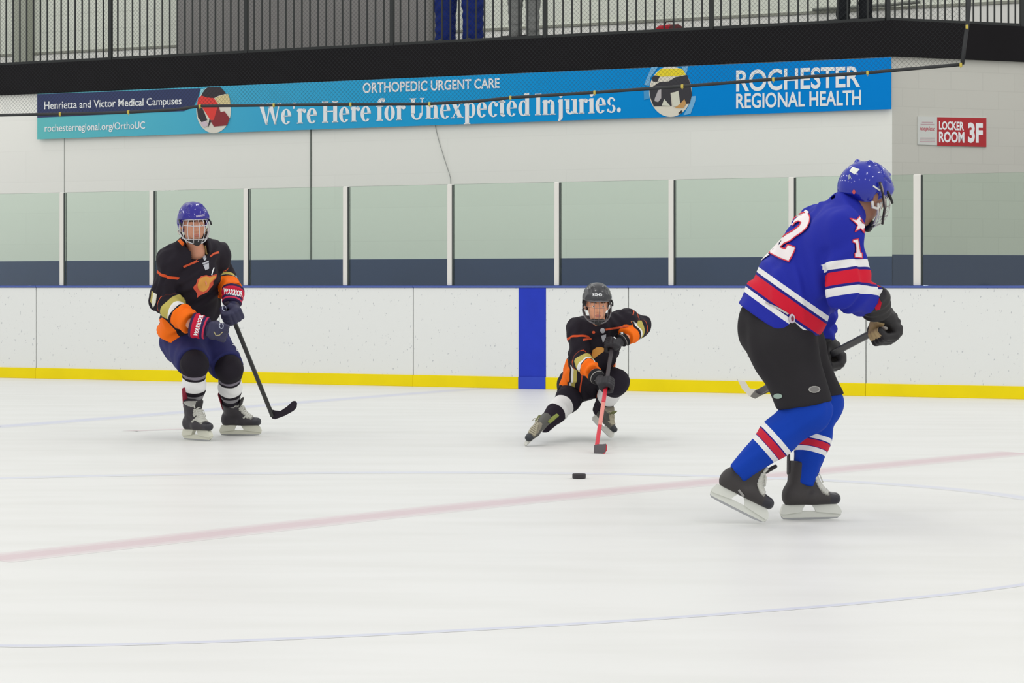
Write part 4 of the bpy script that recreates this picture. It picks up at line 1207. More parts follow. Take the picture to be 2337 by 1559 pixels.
J['look'] = V3(.66, .62, -.40); J['headup'] = V3(.28, .12, 1)
hemn = nrm(V3(-.58, 0.08, -.83))
st3_b, st3_h = P(2022, 743, 9.50), P(1722, 900, 10.9)
ax3 = nrm(st3_h - st3_b)
def tt3(p, hem, hu, R, Fd, U): return np.maximum(0, (hem - p) @ hu)
def at3(p, sh, el, wr, s): return np.clip((p - sh) @ nrm(el - sh), 0, .9)
cfg3 = dict(id='blue', J=J, k=1.0, ks=.985, kg=1.12, kh=1.03, base=P(1775, 1195, 9.5) * V3(1, 1, 0), h=.0065, mats=M3, skin=(150, 104, 82), seed=3, hh=.0045,
    label='person in a blue number 12 hockey jersey and black shorts, skating away to the right', helmet_label='glossy blue helmet', cage_label='clear white wire cage',
    cage=dict(r=.0019, az=[-60, -36, -12, 12, 36, 60], el=[18, -4, -26]),
    torso=[(.203, 1.12), (.174, 1.22), (.165, 1.3)], trap_up=.012, trap_r=.062, pel_r=.172, pel_f=1.1, sh_r=.098, blend=.03, fold=1.5, hem_n=hemn, arm_r=(.102, .094, .066), neck_cut=((J['neck'] - V3(.04, 0, -.02), J['head']), .052),
    torso_t=tt3, arm_t=at3, jersey_mat=jm3, jersey_label='blue jersey with red and white stripes', collar_up=.0,
    pant_r=(.146, .143, .116), pant_len=dict(R=.90, L=.90), pant_cut=dict(R=V3(.17, 0, -.98), L=V3(.1, 0, -1)), pant_mat=blk_sh, pant_label='black hockey shorts',
    kneef=dict(R=V3(.9, 0, .1), L=V3(.9, .1, .1)), sock_r=(.095, .082, .048),
    sock_mat=sock_mat('sock_blue', [(-1, SB3), (.475, WHT), (.535, BLD), (.55, (200, 40, 62)), (.635, BLD), (.65, WHT), (.71, SB3)]),
    skate=dict(R=(P(1616, 1133, 9.44), P(1744, 1198, 9.42), V3(.45, .05, .89)), L=(P(1781, 1187, 9.60), P(1919, 1184, 9.62), V3(0, 0, 1))),
    glove=dict(R=(J['wrR'] + V3(.012, .0, -.02), J['handR'], ax3, V3(.75, -.45, .45), 1), L=(J['wrL'], J['handL'], ax3, V3(.5, .6, .3), -1)), cuff_r=.062, cuff_len=dict(R=.075, L=.09),
    glove_label='black glove with tan palm', skate_label='black skate')
p3 = hockey_player(cfg3)
R3, B3 = p3['root'], cfg3['base']
jt = p3['jersey_tree']; jo = p3['jersey']
numw, numr = mat('number_white', (238, 230, 230), .7), mat('number_red', (206, 32, 58), .7)
def c5(pts): return [(1650 + x / 4.872, 350 + y / 4.872) for x, y in pts]
two = c5([(757, 797), (800, 735), (850, 692), (905, 668), (950, 680), (972, 720), (972, 775), (945, 835), (890, 885), (815, 930), (745, 985), (690, 1010), (650, 1048), (702, 1066), (722, 1022), (800, 1048), (806, 1065), (740, 1208), (522, 1118), (555, 1065), (620, 990), (700, 915), (780, 870), (850, 815), (872, 778), (845, 765), (805, 785), (790, 812)])
patch('number_print', two, jt, numw, jo, B3, 3, .006); band('number_edge', two, 2.6, jt, numr, jo, B3, .0075)
star = c5([(1405, 727), (1478, 742), (1515, 700), (1540, 760), (1594, 828), (1562, 838), (1563, 888), (1525, 838), (1460, 874), (1490, 800)])
patch('star_print', star, jt, numw, jo, B3, 4, .003); band('star_edge', star, 2.2, jt, numr, jo, B3)
one = c5([(1440, 962), (1500, 950), (1516, 1040), (1530, 1105), (1546, 1112), (1549, 1166), (1456, 1160), (1454, 1112), (1474, 1104), (1466, 1000), (1440, 992)])
patch('sleeve_number_print', one, jt, numw, jo, B3, 4, .003); band('sleeve_number_edge', one, 2.0, jt, numr, jo, B3)
patch('cuff_lining', [(1998, 676), (2006, 680), (2012, 692), (2008, 706), (1999, 708), (1996, 700)], p3['cuff_treeR'], mat('lining_red', (186, 24, 50), .8), p3['cuffR'], B3, 3, .003)
# the 1 of the back number lies round on the far side of the back
U3 = nrm(J['neck'] - J['pelvis']); Rr3 = J['shR'] - J['shL']; Rr3 = nrm(Rr3 - U3 * (Rr3 @ U3)); F3 = np.cross(U3, Rr3)
hit, _, _, _ = jt.ray_cast(Vector(CAMP), Vector(nrm(ray(1800, 545))))
if hit is not None:
    c2_ = np.array(hit) - Rr3 * .19
    pv, pf = fill_poly([(-.05, .15), (.03, .15), (.03, -.11), (.06, -.11), (.06, -.15), (-.06, -.15), (-.06, -.11), (-.03, -.11), (-.03, .1), (-.05, .1)], .012)
    drape('number_print', [c2_ + Rr3 * x + U3 * y - F3 * .4 for x, y in pv], pf, jt, numw, jo, B3, dirs=F3, lift=.006)
patch('hem_badge', ell_poly(1807, 727, 8, 11), jt, mat('badge_pale', (206, 192, 206), .6), jo, B3, 3, .004)
patch('hem_badge', ell_poly(1808, 727, 4, 6), jt, mat('badge_dark', (120, 40, 60), .6), jo, B3, 3, .006)
band('hem_tag', [(1748, 690), (1775, 703), (1798, 717)], 4, jt, mat('tag_grey', (186, 180, 178), .6), jo, B3, .004, False)
st_ = p3['shorts_tree']
patch('logo_print', ell_poly(1858, 889, 13.5, 8), st_, mat('logo_grey', (158, 156, 152), .6), p3['shorts'], B3, 3, .003)
patch('logo_print', ell_poly(1858, 889, 10.5, 5.5), st_, mat('logo_grey_dark', (118, 116, 114), .6), p3['shorts'], B3, 3, .004)
patch('logo_print', ell_poly(1776, 904, 10, 6), st_, mat('logo_teal', (150, 172, 160), .6), p3['shorts'], B3, 3, .003)
ht = p3['helmet_tree']
patch('helmet_mark', [(1939, 391), (1946, 381), (1962, 387), (1951, 399)], ht, mat('mark_white', (226, 228, 222), .4), p3['helmet'], B3, 2, .002)  # white and grey patches on the back of the helmet
patch('helmet_mark', [(1935, 401), (1940, 398), (1943, 406), (1937, 410)], ht, mat('mark_grey', (150, 156, 170), .4), p3['helmet'], B3, 2, .002)
patch('helmet_mark', ell_poly(1949, 438, 3.4, 5), ht, mat('sticker_red', (214, 84, 84), .4), p3['helmet'], B3, 2, .002)
band('helmet_mark', [(1992, 424), (2008, 435)], 3.5, ht, mat('mark_white', (226, 228, 222), .4), p3['helmet'], B3, .002, False)
L3 = p3['L']
g = Geo(); g.tube([L3(.106, -.05, .05), L3(.109, -.01, .015), L3(.104, .04, -.035), L3(.08, .088, -.09)], .006, 8); g.build('cage_bar', mat('bar_dark', (50, 44, 44), .35), p3['helmet'], B3, True)
g = Geo(); g.tube([L3(.112, -.045, .046), L3(.1145, -.015, .018)], .0035, 6); g.tube([L3(.1145, -.005, .008), L3(.11, .036, -.03)], .0035, 6); g.build('bar_stripe', mat('bar_grey', (150, 140, 136), .4), p3['helmet'], B3, True)
# skate logo
band('logo_print', [(1686, 1118), (1696, 1130), (1706, 1140)], 5, p3['skate_treeR'], mat('logo_silver', (150, 148, 146), .5), p3['skateR'], B3, .002, False)
shaft_blk = mat('shaft_black', (30, 30, 36), .35); shaft_mark = mat('shaft_mark', (116, 96, 104), .4)
s3, bs3, ax, n_, w_ = stick('hockey_stick', st3_b, st3_h, None, 'black hockey stick held by the blue skater, blade behind the shorts', segs=[
    ('butt_end', 0, .02, mat('tape_white', (206, 202, 196), .8), 1.15), ('shaft', .018, .07, shaft_blk, 1), ('shaft_print', .068, .085, shaft_mark, 1.01), ('shaft', .084, 1.0, shaft_blk, 1)])
def traced_blade(root, base, name, poly, m, th, Y, Y2=None):
    """a solid blade: outline at its own distance, with thickness; the toe may lie at another distance"""
    xs = [p[0] for p in poly]; x0, x1 = min(xs), max(xs)
    g = Geo(); g.prism([P(x, y, Y + ((Y2 - Y) * (x - x0) / (x1 - x0) if Y2 else 0)) for x, y in poly], V3(0, th, 0)); 
    return g.build(name, m, root, base)
traced_blade(s3, bs3, 'blade', [(1712, 905), (1723, 910), (1738, 902), (1757, 894), (1757, 886), (1738, 891), (1724, 890)], mat('blade_grey', (112, 110, 104), .5), .014, 10.88, 10.8)
traced_blade(s3, bs3, 'blade_tape', [(1684, 868), (1700, 870), (1711, 887), (1726, 889), (1723, 909), (1709, 903), (1694, 888)], mat('tape_pale', (216, 212, 200), .8), .016, 10.98, 10.86)['label'] = 'pale taped blade'

# ================= orange and black, left
BK, OR, GO, PI = (34, 29, 38), (246, 112, 16), (192, 178, 96), (214, 84, 44)
sl_ = lambda o: [(o, BK), (o + .16, PI), (o + .19, BK), (o + .56, PI), (o + .575, BK), (o + .645, GO), (o + .735, WHT), (o + .785, BK), (o + .815, OR)]
jm1 = ramp_mat('jersey_orange', 'pat', [(0, BK), (.48, OR), (.66, BK), (.68, WHT), (.76, GO)] + sl_(1) + sl_(2), .75, .12, 1 / 3.0)
navy_sh = mat('shorts_navy', (44, 46, 98), .8, bump=.2, bscale=240, var=.05, vscale=8)
cuff1 = ramp_mat('cuff_stripes', 'pat', [(0, (44, 36, 70)), (.1, (200, 48, 82)), (.2, (46, 40, 84)), (.36, (196, 26, 60)), (.84, (52, 36, 74))], .7, .1)
M1 = dict(M3); M1.update(shell=mat('helmet_indigo', (38, 30, 138), .09), cage=mat('cage_silver', (204, 204, 208), .3, .3), strap=mat('strap_black', (40, 38, 40), .6), ear=mat('ear_pale', (196, 190, 178), .4),
    guard=mat('guard_red', (140, 24, 50), .6), tongue=mat('tongue_black', (40, 38, 40), .7), boot=mat('boot_black_soft', (44, 40, 46), .5), lace=mat('lace_grey', (196, 196, 188), .8), instep=mat('instep_pale', (156, 156, 150), .8),
    holder=mat('holder_ivory', (206, 206, 190), .4), glove=mat('glove_navy', (40, 40, 72), .6, bump=.15, bscale=160), palm=mat('palm_grey', (66, 62, 76), .75), cuff=cuff1)
J = {}
J['head'] = P(441, 514, 14.50); J['neck'] = P(446, 574, 14.62); J['chest'] = P(445, 628, 14.70); J['belly'] = P(436, 700, 14.84)
J['hem'] = P(425, 752, 14.92); J['pelvis'] = P(437, 770, 14.95)
J['shR'] = P(395, 594, 14.56); J['shL'] = P(493, 584, 14.86)
J['elR'] = P(374, 683, 14.62); J['wrR'] = P(434, 738, 14.46); J['handR'] = P(494, 756, 14.42)
J['elL'] = P(503, 636, 15.0); J['wrL'] = P(529, 668, 14.74); J['handL'] = P(528, 714, 14.60)
J['hipR'] = P(417, 780, 14.98); J['hipL'] = P(474, 780, 15.06)
J['knR'] = P(444, 832, 14.54); J['knL'] = P(523, 842, 14.72)
J['anR'] = P(441, 932, 14.68); J['anL'] = P(528, 930, 14.98)
J['look'] = V3(.40, -.9, -.12); J['headup'] = V3(-.02, -.06, 1)
st1_b, st1_h = P(517, 690, 14.56), P(622, 950, 15.4)
ax1 = nrm(st1_h - st1_b)
def tt1(p, hem, hu, R, Fd, U):
    x = np.abs((p - hem) @ R); z = (hem - p) @ hu
    return np.clip((x - .5 * np.maximum(z, 0)) * 2 + .22 - 6 * np.maximum(z - .24, 0), 0, .95)
def at1(p, sh, el, wr, s):
    def seg(a, b):
        t = np.clip((p - a) @ (b - a) / ((b - a) @ (b - a)), 0, 1); return t, np.linalg.norm(p - a - t[..., None] * (b - a), axis=-1)
    a, da = seg(sh, el); b, db = seg(el, wr)
    return np.where(da <= db, .5 * a, .5 + .499 * b)
cfg1 = dict(id='orange', J=J, k=1.0, ks=1.05, kg=1.06, kh=1.04, base=V3(J['anR'][0] + .1, 14.75, 0), h=.008, mats=M1, skin=(206, 146, 118), seed=5, hh=.0045,
    label='person in a black and orange hockey jersey and blue helmet, standing on skates at left', helmet_label='glossy blue helmet', cage_label='silver wire cage',
    cage=dict(r=.0024, az=[-66, -44, -22, 0, 22, 44, 66], el=[14, -32]),
    torso=[(.18, 1.32), (.162, 1.22), (.148, 1.25)], sh_r=.09, hem_n=None, arm_r=(.09, .092, .078), neck_cut=((J['neck'] - V3(-.02, .03, .03), J['head']), .08),
    torso_t=tt1, arm_t=at1, jersey_mat=jm1, jersey_label='black jersey with orange, gold and white bands', collar_up=.0,
    trap_up=.08, trap_r=.07, pant_r=(.15, .15, .112), pant_len=dict(R=.93, L=.93), pant_cut={}, pant_mat=navy_sh, pant_label='navy hockey shorts',
    kneef=dict(R=V3(.1, -1, 0), L=V3(.3, -1, 0)), sock_r=(.088, .078, .05),
    sock_mat=sock_mat('sock_black_white', [(-1, (34, 30, 38)), (.16, (128, 122, 134)), (.23, (34, 30, 38)), (.29, WHT), (.54, (34, 30, 38)), (.63, (140, 138, 142)), (.72, (34, 30, 38))]),
    skate=dict(R=(ice(419, 1003), ice(484, 1008), V3(0, 0, 1)), L=(ice(502, 994), ice(592, 994.5), V3(0, 0, 1))),
    glove=dict(R=(P(466, 748, 14.44), J['handR'], V3(.25, .1, 1), V3(.25, -.95, .25), 1), L=(P(530, 686, 14.66), J['handL'], ax1, V3(.25, -.9, .1), -1)), cuff_r=.07, cuff_len=dict(R=.085, L=.085),
    cuff_dir=dict(R=V3(-.93, .1, .22), L=V3(.02, .5, .85)), glove_label='navy glove', skate_label='black skate')
del cfg1['hem_n']
p1 = hockey_player(cfg1)
R1, B1 = p1['root'], cfg1['base']; jt, jo = p1['jersey_tree'], p1['jersey']
pip = mat('piping_orange', (210, 84, 46), .7); gold = mat('crest_gold', (226, 160, 72), .7); rim = mat('crest_rim', (216, 88, 64), .7)
patch('elbow_stripe', [(351, 668), (358, 671), (356, 690), (350, 702), (346, 692)], jt, mat('stripe_white', (222, 222, 206), .7), jo, B1, 2.5, .004)
patch('elbow_stripe', [(347, 664), (351, 668), (346, 692), (343, 688)], jt, mat('stripe_gold', (188, 174, 100), .7), jo, B1, 2.5, .004)
pale = mat('patch_pale', (190, 192, 200), .6)
patch('crest_edge', [(447, 649), (451, 637), (459, 630), (470, 627.5), (479, 630), (488, 627), (495, 625), (492, 636), (486, 641), (486, 650), (478, 660), (473, 666), (464, 671), (456, 674), (449, 680), (450, 671), (446, 664), (442, 660), (441, 655), (445, 650)], jt, rim, jo, B1, 3, .003)
patch('crest_print', [(450, 650), (454, 638.5), (460, 632.5), (470, 630), (478, 633), (487, 630), (493, 628), (490, 634), (484, 640), (477.5, 647), (476, 655), (471, 662), (464, 666), (456, 664), (451, 657)], jt, gold, jo, B1, 3, .005)
band('crest_print', [(468, 642), (470, 647), (469.5, 651)], 3, jt, mat('crest_pink', (236, 150, 120), .7), jo, B1, .007, False)
patch('badge', ell_poly(466.5, 588, 3.6, 6.6), jt, pale, jo, B1, 2.5, .004)
patch('badge', [(461.5, 601), (475.5, 595.5), (476, 613), (468, 617), (465, 609)], jt, pale, jo, B1, 2.5, .004)
band('badge', [(463, 605.5), (475.6, 600)], 1.2, jt, mat('patch_dark', (60, 58, 70), .6), jo, B1, .006, False)
for q, w in (([(418, 609), (436, 601.5), (452, 595)], 4.6), ([(479, 586), (488, 579), (499, 576)], 4.6)):
    band('piping', q, w, jt, pip, jo, B1, .003, False)
band('badge', [(488, 611), (484.5, 620), (482.5, 628)], 2.6, jt, whitem, jo, B1, .004, False)
band('collar', [(403, 536), (409, 548), (420, 560), (431, 571)], 8, jt, mat('collar_orange', (240, 106, 18), .7), jo, B1, .004, False)
band('collar', [(469.5, 560), (472, 581)], 4, jt, mat('collar_cream', (214, 196, 134), .7), jo, B1, .004, False)
drape_text('lettering_print', 'WARRIOR', [(510, 671), (553, 678), (554, 664), (511, 657)], p1['cuff_treeL'], whitem, p1['cuffL'], B1, .045, .003)
drape_text('lettering_print', 'WARRIOR', [(450, 768), (464, 721), (455, 717), (441, 764)], p1['cuff_treeR'], whitem, p1['cuffR'], B1, .045, .003)
for c_, s_ in (((512, 704), 'L'), ((505, 744), 'R')):
    band('logo_print', ell_poly(c_[0], c_[1], 4.5, 6), 1.8, p1['glove_tree' + s_], mat('logo_pale', (178, 184, 204), .5), p1['glove' + s_], B1, .003, True, 2)
band('logo_print', [(488, 757), (493, 766), (500, 765), (508, 758)], 2, p1['glove_treeR'], mat('logo_khaki', (170, 160, 120), .6), p1['gloveR'], B1, .003, False)
drape_text('lettering_print', 'WARRIOR', [(447, 497), (467, 493), (467, 489), (447, 492)], p1['helmet_tree'], mat('print_lilac', (196, 186, 214), .5), p1['helmet'], B1, .03, .002)
patch('logo_print', [(529, 787), (541, 784), (544, 800), (540, 802), (536, 790)], p1['shorts_tree'], whitem, p1['shorts'], B1, 2, .003)
tape = mat('blade_tape_black', (48, 42, 52), .85); shaft1 = mat('shaft_dark', (40, 40, 40), .4)
s1, bs1, *_ = stick('hockey_stick', st1_b, st1_h, None, 'black hockey stick held one handed by the orange and black skater', w=.03, segs=[('butt_end', 0, .03, tape, 1.2), ('shaft', .03, 1.0, shaft1, 1)])
traced_blade(s1, bs1, 'blade', [(613, 938), (618, 934), (628, 937), (640, 938), (655, 928), (668, 915.5), (674, 915), (678, 920), (677, 930), (670, 938), (650, 949), (628, 957), (621, 955)], tape, .012, 15.42, 15.3)['label'] = 'black taped blade'

# ================= the child
jm2 = ramp_mat('jersey_child', 'pat', [(0, BK), (.5, PI), (.525, BK), (.6, GO), (.66, WHT), (.7, BK), (.72, OR), (.88, WHT), (.92, BK)] + sl_(1) + sl_(2), .75, .12, 1 / 3.0)
blk2 = mat('shorts_child', (34, 32, 40), .8, bump=.2, bscale=240)
cuff2 = ramp_mat('cuff_child', 'pat', [(0, (30, 29, 32)), (.42, (150, 146, 142)), (.52, (32, 31, 34))], .7, .1)
M2 = dict(M3); M2.update(shell=mat('helmet_black', (40, 41, 46), .3, coat=.3), cage=mat('cage_dark', (108, 106, 110), .35, .4), strap=mat('strap_dark', (70, 66, 72), .6), ear=mat('ear_dark', (50, 50, 54), .5),
    boot=mat('boot_child', (84, 84, 80), .6), toe=mat('toe_child', (40, 44, 50), .5), tongue=mat('tongue_child', (104, 108, 66), .7), guard=mat('guard_lime', (128, 138, 62), .7), lace=mat('lace_child', (176, 170, 150), .8), instep=mat('instep_child', (142, 136, 122), .8), holder=mat('holder_child', (222, 222, 214), .4),
    glove=mat('glove_child', (32, 30, 36), .6, bump=.15, bscale=160), palm=mat('palm_child', (44, 42, 48), .7), cuff=cuff2)
J = {}
J['head'] = P(1362, 696, 14.20); J['neck'] = P(1368, 745, 14.36); J['chest'] = P(1368, 790, 14.46); J['belly'] = P(1345, 838, 14.62)
J['hem'] = P(1330, 880, 14.74); J['pelvis'] = P(1337, 872, 14.76)
J['shR'] = P(1321, 752, 14.40); J['shL'] = P(1428, 733, 14.46)
J['elR'] = P(1322, 818, 14.32); J['wrR'] = P(1355, 852, 14.10); J['handR'] = P(1383, 880, 13.93)
J['elL'] = P(1461, 744, 14.54); J['wrL'] = P(1428, 771, 14.34); J['handL'] = P(1402, 785, 14.27)
J['hipR'] = P(1312, 880, 14.85); J['hipL'] = P(1372, 866, 14.82)
J['knR'] = P(1297, 912, 14.60); J['knL'] = P(1406, 872, 14.42)
J['anR'] = P(1245, 968, 14.34); J['anL'] = P(1371, 934, 14.72)
J['look'] = V3(.08, -.98, -.18); J['headup'] = V3(.02, -.12, 1)
st2_h = P(1361, 1024, 13.42); h_r = J['handR']; st2_b = st2_h + (h_r - st2_h) * 1.80
ax2 = nrm(st2_h - st2_b)
J['handL'] = st2_h + (h_r - st2_h) * 1.66
def tt2(p, hem, hu, R, Fd, U):
    x = (p - hem) @ R; z = (hem - p) @ hu
    return np.clip((np.abs(x) - .06 * np.maximum(z, 0)) * 3 + .33 - 6 * np.maximum(z - .26, 0), 0, .97)
cfg2 = dict(id='child', J=J, k=.72, ks=.74, kg=.80, kh=.97, base=V3(J['knR'][0] + .15, 14.5, 0), h=.0065, mats=M2, skin=(226, 160, 126), seed=9, hh=.0045,
    label='child in a black and orange hockey jersey and black helmet, crouching over a red stick', helmet_label='black helmet', cage_label='dark wire cage',
    cage=dict(r=.0014, az=[-62, -40, -20, 0, 20, 40, 62], el=[12, -34], fr=4.5),
    torso=[(.135, 1.25), (.128, 1.22), (.115, 1.3)], trap_up=.05, trap_r=.075, sh_r=.075, arm_r=(.078, .07, .056), neck_cut=((J['neck'] - V3(0, -.01, -.02), J['head']), .05),
    torso_t=tt2, arm_t=at1, jersey_mat=jm2, jersey_label='black jersey with orange, gold and white bands', collar_up=.0,
    pant_r=(.12, .118, .09), pant_len=dict(R=.7, L=.86), pant_cut={}, pant_mat=blk2, pant_label='black hockey shorts',
    kneef=dict(R=V3(-.2, -1, 0), L=V3(.3, -1, 0)), sock_r=(.085, .072, .050),
    sock_mat=sock_mat('sock_child', [(-1, (34, 30, 40)), (.22, WHT), (.55, (38, 30, 42))]),
    skate=dict(R=(P(1236, 985, 14.17), ice(1200, 1018), V3(.42, -.25, .85)), L=(P(1350, 958, 14.70), ice(1395, 1004), V3(.55, -.3, .8))),
    glove=dict(R=(P(1366, 864, 14.03), J['handR'], ax2, V3(-.3, -.9, .35), 1), L=(P(1421, 776, 14.31), J['handL'], ax2, V3(.25, -.9, .4), -1)), cuff_r=.056, cuff_len=dict(R=.08, L=.03),
    glove_label='black glove', skate_label='small dark skate with pale laces')
p2 = hockey_player(cfg2)
R2, B2 = p2['root'], cfg2['base']; jt, jo = p2['jersey_tree'], p2['jersey']
for q, w in (([(1330, 776), (1350, 773)], 4.2), ([(1382, 752), (1400, 749), (1434, 745)], 4.2)):
    band('piping', q, w, jt, pip, jo, B2, .003, False)
band('piping', [(1443, 706), (1446, 712), (1444, 720)], 2.4, jt, pip, jo, B2, .003, False)
patch('badge', ell_poly(1375, 754, 5.5, 6), jt, pale, jo, B2, 2.5, .004)
patch('badge', [(1371, 766), (1383, 762), (1382, 778), (1375, 782)], jt, pale, jo, B2, 2.5, .004)
patch('badge', ell_poly(1355, 758, 3.6, 3), jt, pip, jo, B2, 2.5, .004)
patch('crest_detail', [(1350, 810), (1353, 799), (1362, 793), (1372, 792), (1380, 796), (1377, 802), (1368, 808), (1358, 816), (1351, 820)], jt, gold, jo, B2, 2.5, .004)
drape_text('lettering_print', 'KOHO', [(1353, 676.5), (1374, 676.5), (1374, 670), (1353, 669)], p2['helmet_tree'], whitem, p2['helmet'], B2, .03, .002)
drape_text('lettering_print', 'WARRIOR', [(1358, 872), (1379, 864), (1378, 860), (1357, 868)], p2['cuff_treeR'], whitem, p2['cuffR'], B2, .03, .003)
patch('logo_print', ell_poly(1404, 768, 4, 6), p2['glove_treeL'], whitem, p2['gloveL'], B2, 2, .003)
patch('logo_print', [(1416, 757), (1422, 756), (1423, 764), (1418, 762)], p2['cuff_treeL'], whitem, p2['cuffL'], B2, 2, .003)
redst = mat('shaft_red', (206, 44, 62), .4); redst2 = mat('shaft_pink', (222, 140, 130), .45); blkst = mat('shaft_grey', (62, 56, 60), .5)
s2, bs2, *_ = stick('hockey_stick', st2_b, st2_h, None, 'red and black hockey stick in both hands of the child', w=.026, d=.018, segs=[
    ('butt_end', 0, .035, tape, 1.2), ('shaft', .03, .44, blkst, 1), ('shaft', .44, .60, redst, 1), ('shaft_print', .60, .80, redst2, 1), ('shaft', .80, 1.0, redst, 1)])
traced_blade(s2, bs2, 'blade', [(1356, 1016), (1364, 1014), (1375, 1014), (1383, 1013), (1382, 1030), (1376, 1036), (1362, 1037), (1355, 1034)], mat('blade_dark', (96, 90, 94), .7), .012, 13.42, 13.38)
traced_blade(s2, bs2, 'blade_edge', [(1383, 1013), (1385.5, 1016), (1385, 1028), (1379, 1036), (1376, 1036), (1382, 1030)], redst, .012, 13.385)['label'] = 'red blade tip'

# ---- puck
pc = ice(1321.5, 1092); pr_ = .0375; ph = .0255
g = Geo(); n = 40; v = []
for z, r_ in ((0, pr_ - .002), (.003, pr_), (ph - .003, pr_), (ph, pr_ - .003)):
    for i in range(n):
        a_ = 2 * math.pi * i / n; v.append(pc * V3(1, 1, 0) + V3(math.cos(a_) * r_, math.sin(a_) * r_, z + .0012))
f = [list(range(n - 1, -1, -1)), list(range(3 * n, 4 * n))]
for k_ in range(3):
    for i in range(n): f.append([k_ * n + i, k_ * n + (i + 1) % n, k_ * n + n + (i + 1) % n, k_ * n + n + i])
g.add(v, f)
thing(g.build('hockey_puck', mat('puck_rubber', (52, 48, 52), .7, bump=.4, bscale=700), None, pc * V3(1, 1, 0)), 'black rubber puck lying on the ice in front of the child', 'puck')
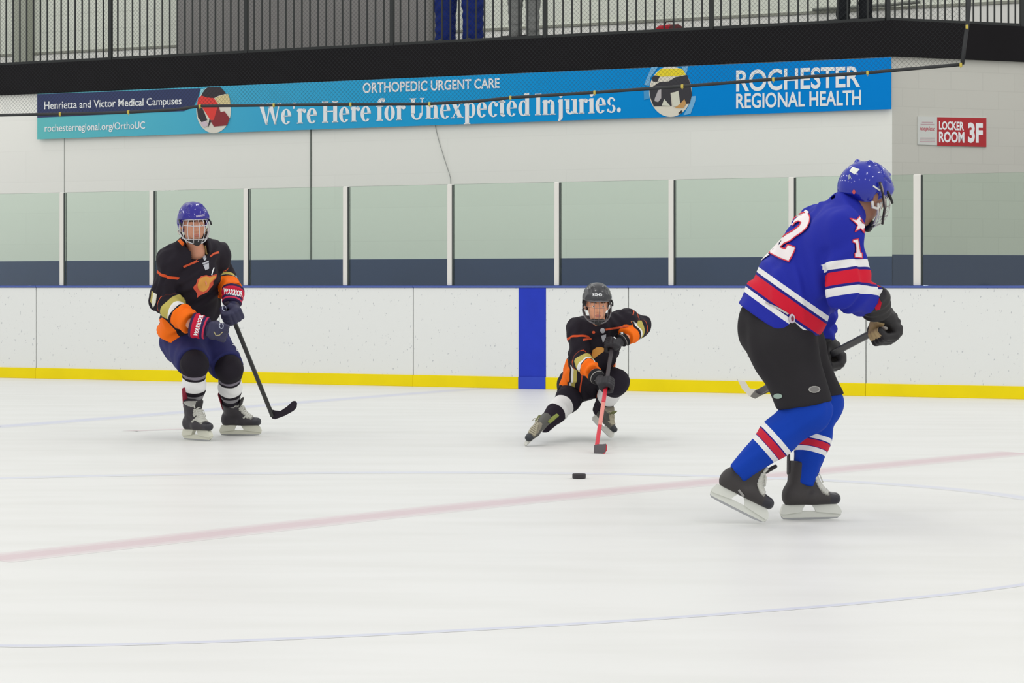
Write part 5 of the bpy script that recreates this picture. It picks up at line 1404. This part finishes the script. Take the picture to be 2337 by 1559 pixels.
# ------------------------------------------------------------------ spectators on the balcony (only their legs show in the photo)
def spectator(px, d, sep, leg_r, trouser_rgb, jacket_rgb, shoe_rgb, label, toe_dir, turn=0.0, k=1.0, skin=(196, 146, 120), seed=1):
    c = wray(px, 60, d); c[2] = FZ1
    ax = nrm(WE * math.cos(turn) - WN * math.sin(turn)); fw = nrm(np.cross(UP, ax)) * 1.0
    if fw @ WN > 0: fw = -fw
    r = -ax if np.cross(fw, UP) @ ax < 0 else ax
    hip = c + UP * .92 * k; neck = c + UP * 1.46 * k; hd = c + UP * 1.62 * k + fw * .03
    V, Fq, mi, eyes, L, fr = make_head(k, hd, fw - UP * .15, UP, neck, neck - UP * .1, skin, .007)
    sh = [c + UP * 1.4 * k + r * s * .19 for s in (-1, 1)]; el = [c + UP * 1.14 * k + r * s * .27 + fw * .02 for s in (-1, 1)]; wr = [c + UP * .9 * k + r * s * .3 + fw * .03 for s in (-1, 1)]
    hand = [w - UP * .08 for w in wr]
    ft = [c + r * s * sep / 2 for s in (-1, 1)]
    parts = [cap(hip, c + UP * 1.35 * k, .11, .12, r, 1.25), cap(sh[0], sh[1], .055), cap(c + UP * 1.35 * k, neck, .09, .055)]
    for i in (0, 1):
        parts += [cap(sh[i], el[i], .042, .036), cap(el[i], wr[i], .036, .026), cap(hip + r * (-.09, .09)[i], ft[i] + UP * .5 * k, .08, .055), cap(ft[i] + UP * .5 * k, ft[i] + UP * .09, .05, .036)]
        for j in range(4):
            b = hand[i] + fw * (j - 1.5) * .019; parts += [cap(b, b - UP * .045, .0095), cap(b - UP * .045, b - UP * (.078 - .006 * abs(j - 1.4)) - r * (-1, 1)[i] * .012, .009, .0075)]
        parts += [cap(wr[i], hand[i], .024, .026, fw, 1.45), cap(wr[i] - UP * .03 + fw * .025, hand[i] + fw * .05 - UP * .01, .011, .009)]
    Vb, Fb = grow(smin(.03, *parts), .011)
    root = link_mesh('person', np.vstack([V, Vb]), np.vstack([Fq, Fb + len(V)]), [skin_material('skin_spectator%d' % seed, skin), lip_mat(), mat('brow_hair', (70, 52, 42), .8)], None, c, True, np.concatenate([mi, np.zeros(len(Fb), int)]))
    thing(root, label, 'person'); add_eyes(L, fr, eyes, k, root, c)
    f_, r_, u_ = fr
    Vh, Fh = grow(cut(ell(L(0, -.02, .045), [r_, f_, u_], np.array([.088, .105, .1]) * k), L(0, .02, .03), f_ * .75 - u_ * .6, .01), .009)
    mesh_obj('hair', Vh, Fh, mat('hair_dark', (58, 44, 36), .8), root, c)
    tro = []
    for i in (0, 1):
        t = smin(.05, cap(hip + r * (-.09, .09)[i], ft[i] + UP * .5 * k, leg_r * 1.05, leg_r * .92), cap(ft[i] + UP * .5 * k, ft[i] + UP * .06, leg_r * .92, leg_r * .9))
        tro.append(cut(t, ft[i] + UP * .045, -UP, .01))
    tr_ = folds(smin(.04, cut(cap(hip - UP * .02, hip + UP * .1, .14, .13, r, 1.25), hip + UP * .12, UP, .01), *tro), .008, .12, seed)
    Vt, Ft = grow(tr_, .011); o = mesh_obj('trousers', Vt, Ft, mat('trousers_%d_%d_%d' % trouser_rgb, trouser_rgb, .85, bump=.15), root, c)
    jk = smin(.05, cap(hip + UP * .02, c + UP * 1.34 * k, .155, .15, r, 1.3), cap(sh[0], sh[1], .085), *[smin(.03, cap(sh[i], el[i], .075, .065), cap(el[i], wr[i] + UP * .03, .062, .05)) for i in (0, 1)])
    q0 = neck + UP * .02
    jk = minus(cut(jk, hip - UP * .02, -UP, .01), cap(neck - UP * .03, neck + UP * .3, .062, .09))
    Vj, Fj = grow(folds(jk, .006, .13, seed + 1), .012); mesh_obj('jacket', Vj, Fj, mat('jacket_%d_%d_%d' % jacket_rgb, jacket_rgb, .85, bump=.15), root, c)
    td = nrm(toe_dir)
    for i in (0, 1):
        s0 = ft[i] - td * .06; side = np.cross(UP, td)
        so = smin(.03, cap(s0 + UP * .045, ft[i] + td * .16 + UP * .038, .044, .034, side, 1.05), cap(ft[i] + UP * .05, ft[i] + UP * .12, .045, .042))
        Vs, Fs = grow(cut(so, c + UP * .0, -UP, .006), .008); sho = mesh_obj('shoe', Vs, Fs, mat('shoe_%d_%d_%d' % shoe_rgb, shoe_rgb, .6), root, c)
        g = Geo()
        for q in range(4):
            p = ft[i] + td * (.045 + .022 * q) + UP * (.1 - .010 * q); g.tube([p - side * .022, p + UP * .006, p + side * .022], .003, 5)
        g.build('laces', mat('lace_pale', (190, 190, 186), .8), sho, c)
spectator(1048, WALL_D + .34, .36, .135, (26, 46, 122), (60, 62, 70), (96, 92, 60), 'person in loose blue trousers at the balcony railing by the dark partition', -WN, seed=21)
spectator(1196, WALL_D + .24, .22, .088, (136, 138, 136), (74, 74, 80), (36, 34, 36), 'person in grey trousers and dark shoes at the balcony railing', nrm(-WE - WN * .6), seed=22)
spectator(1950, WALL_D + .26, .25, .082, (30, 32, 36), (52, 54, 60), (28, 28, 30), 'person in slim black trousers at the balcony railing near the corner', nrm(-WE - WN * .4), seed=23, k=.98)

# red bag on the balcony floor
c = wray(1528, 60, WALL_D + .4); c[2] = FZ1
fb = smin(.03, cap(c - WE * .1 + UP * .07, c + WE * .1 + UP * .07, .062, .062, WN, 1.2), cap(c - WE * .1 + UP * .045, c + WE * .1 + UP * .045, .05, .05, WN, 1.5))
V, Fq = grow(cut(folds(fb, .005, .08, 4), c + UP * .001, -UP, .004), .008)
t_ = (V[Fq].mean(1) - c) @ WE
bag = mesh_obj('duffel_bag', V, Fq, [mat('bag_red', (170, 30, 44), .8), mat('bag_maroon', (96, 46, 48), .8)], None, c, fmi=(t_ > .02).astype(int))
thing(bag, 'small red bag on the balcony floor behind the railing', 'bag')
g = Geo(); g.tube([c - WE * .06 + UP * .13, c - WE * .04 + UP * .17, c + WE * .04 + UP * .17, c + WE * .06 + UP * .13], .006, 6); g.build('handle', mat('bag_strap', (60, 30, 34), .8), bag, c, True)
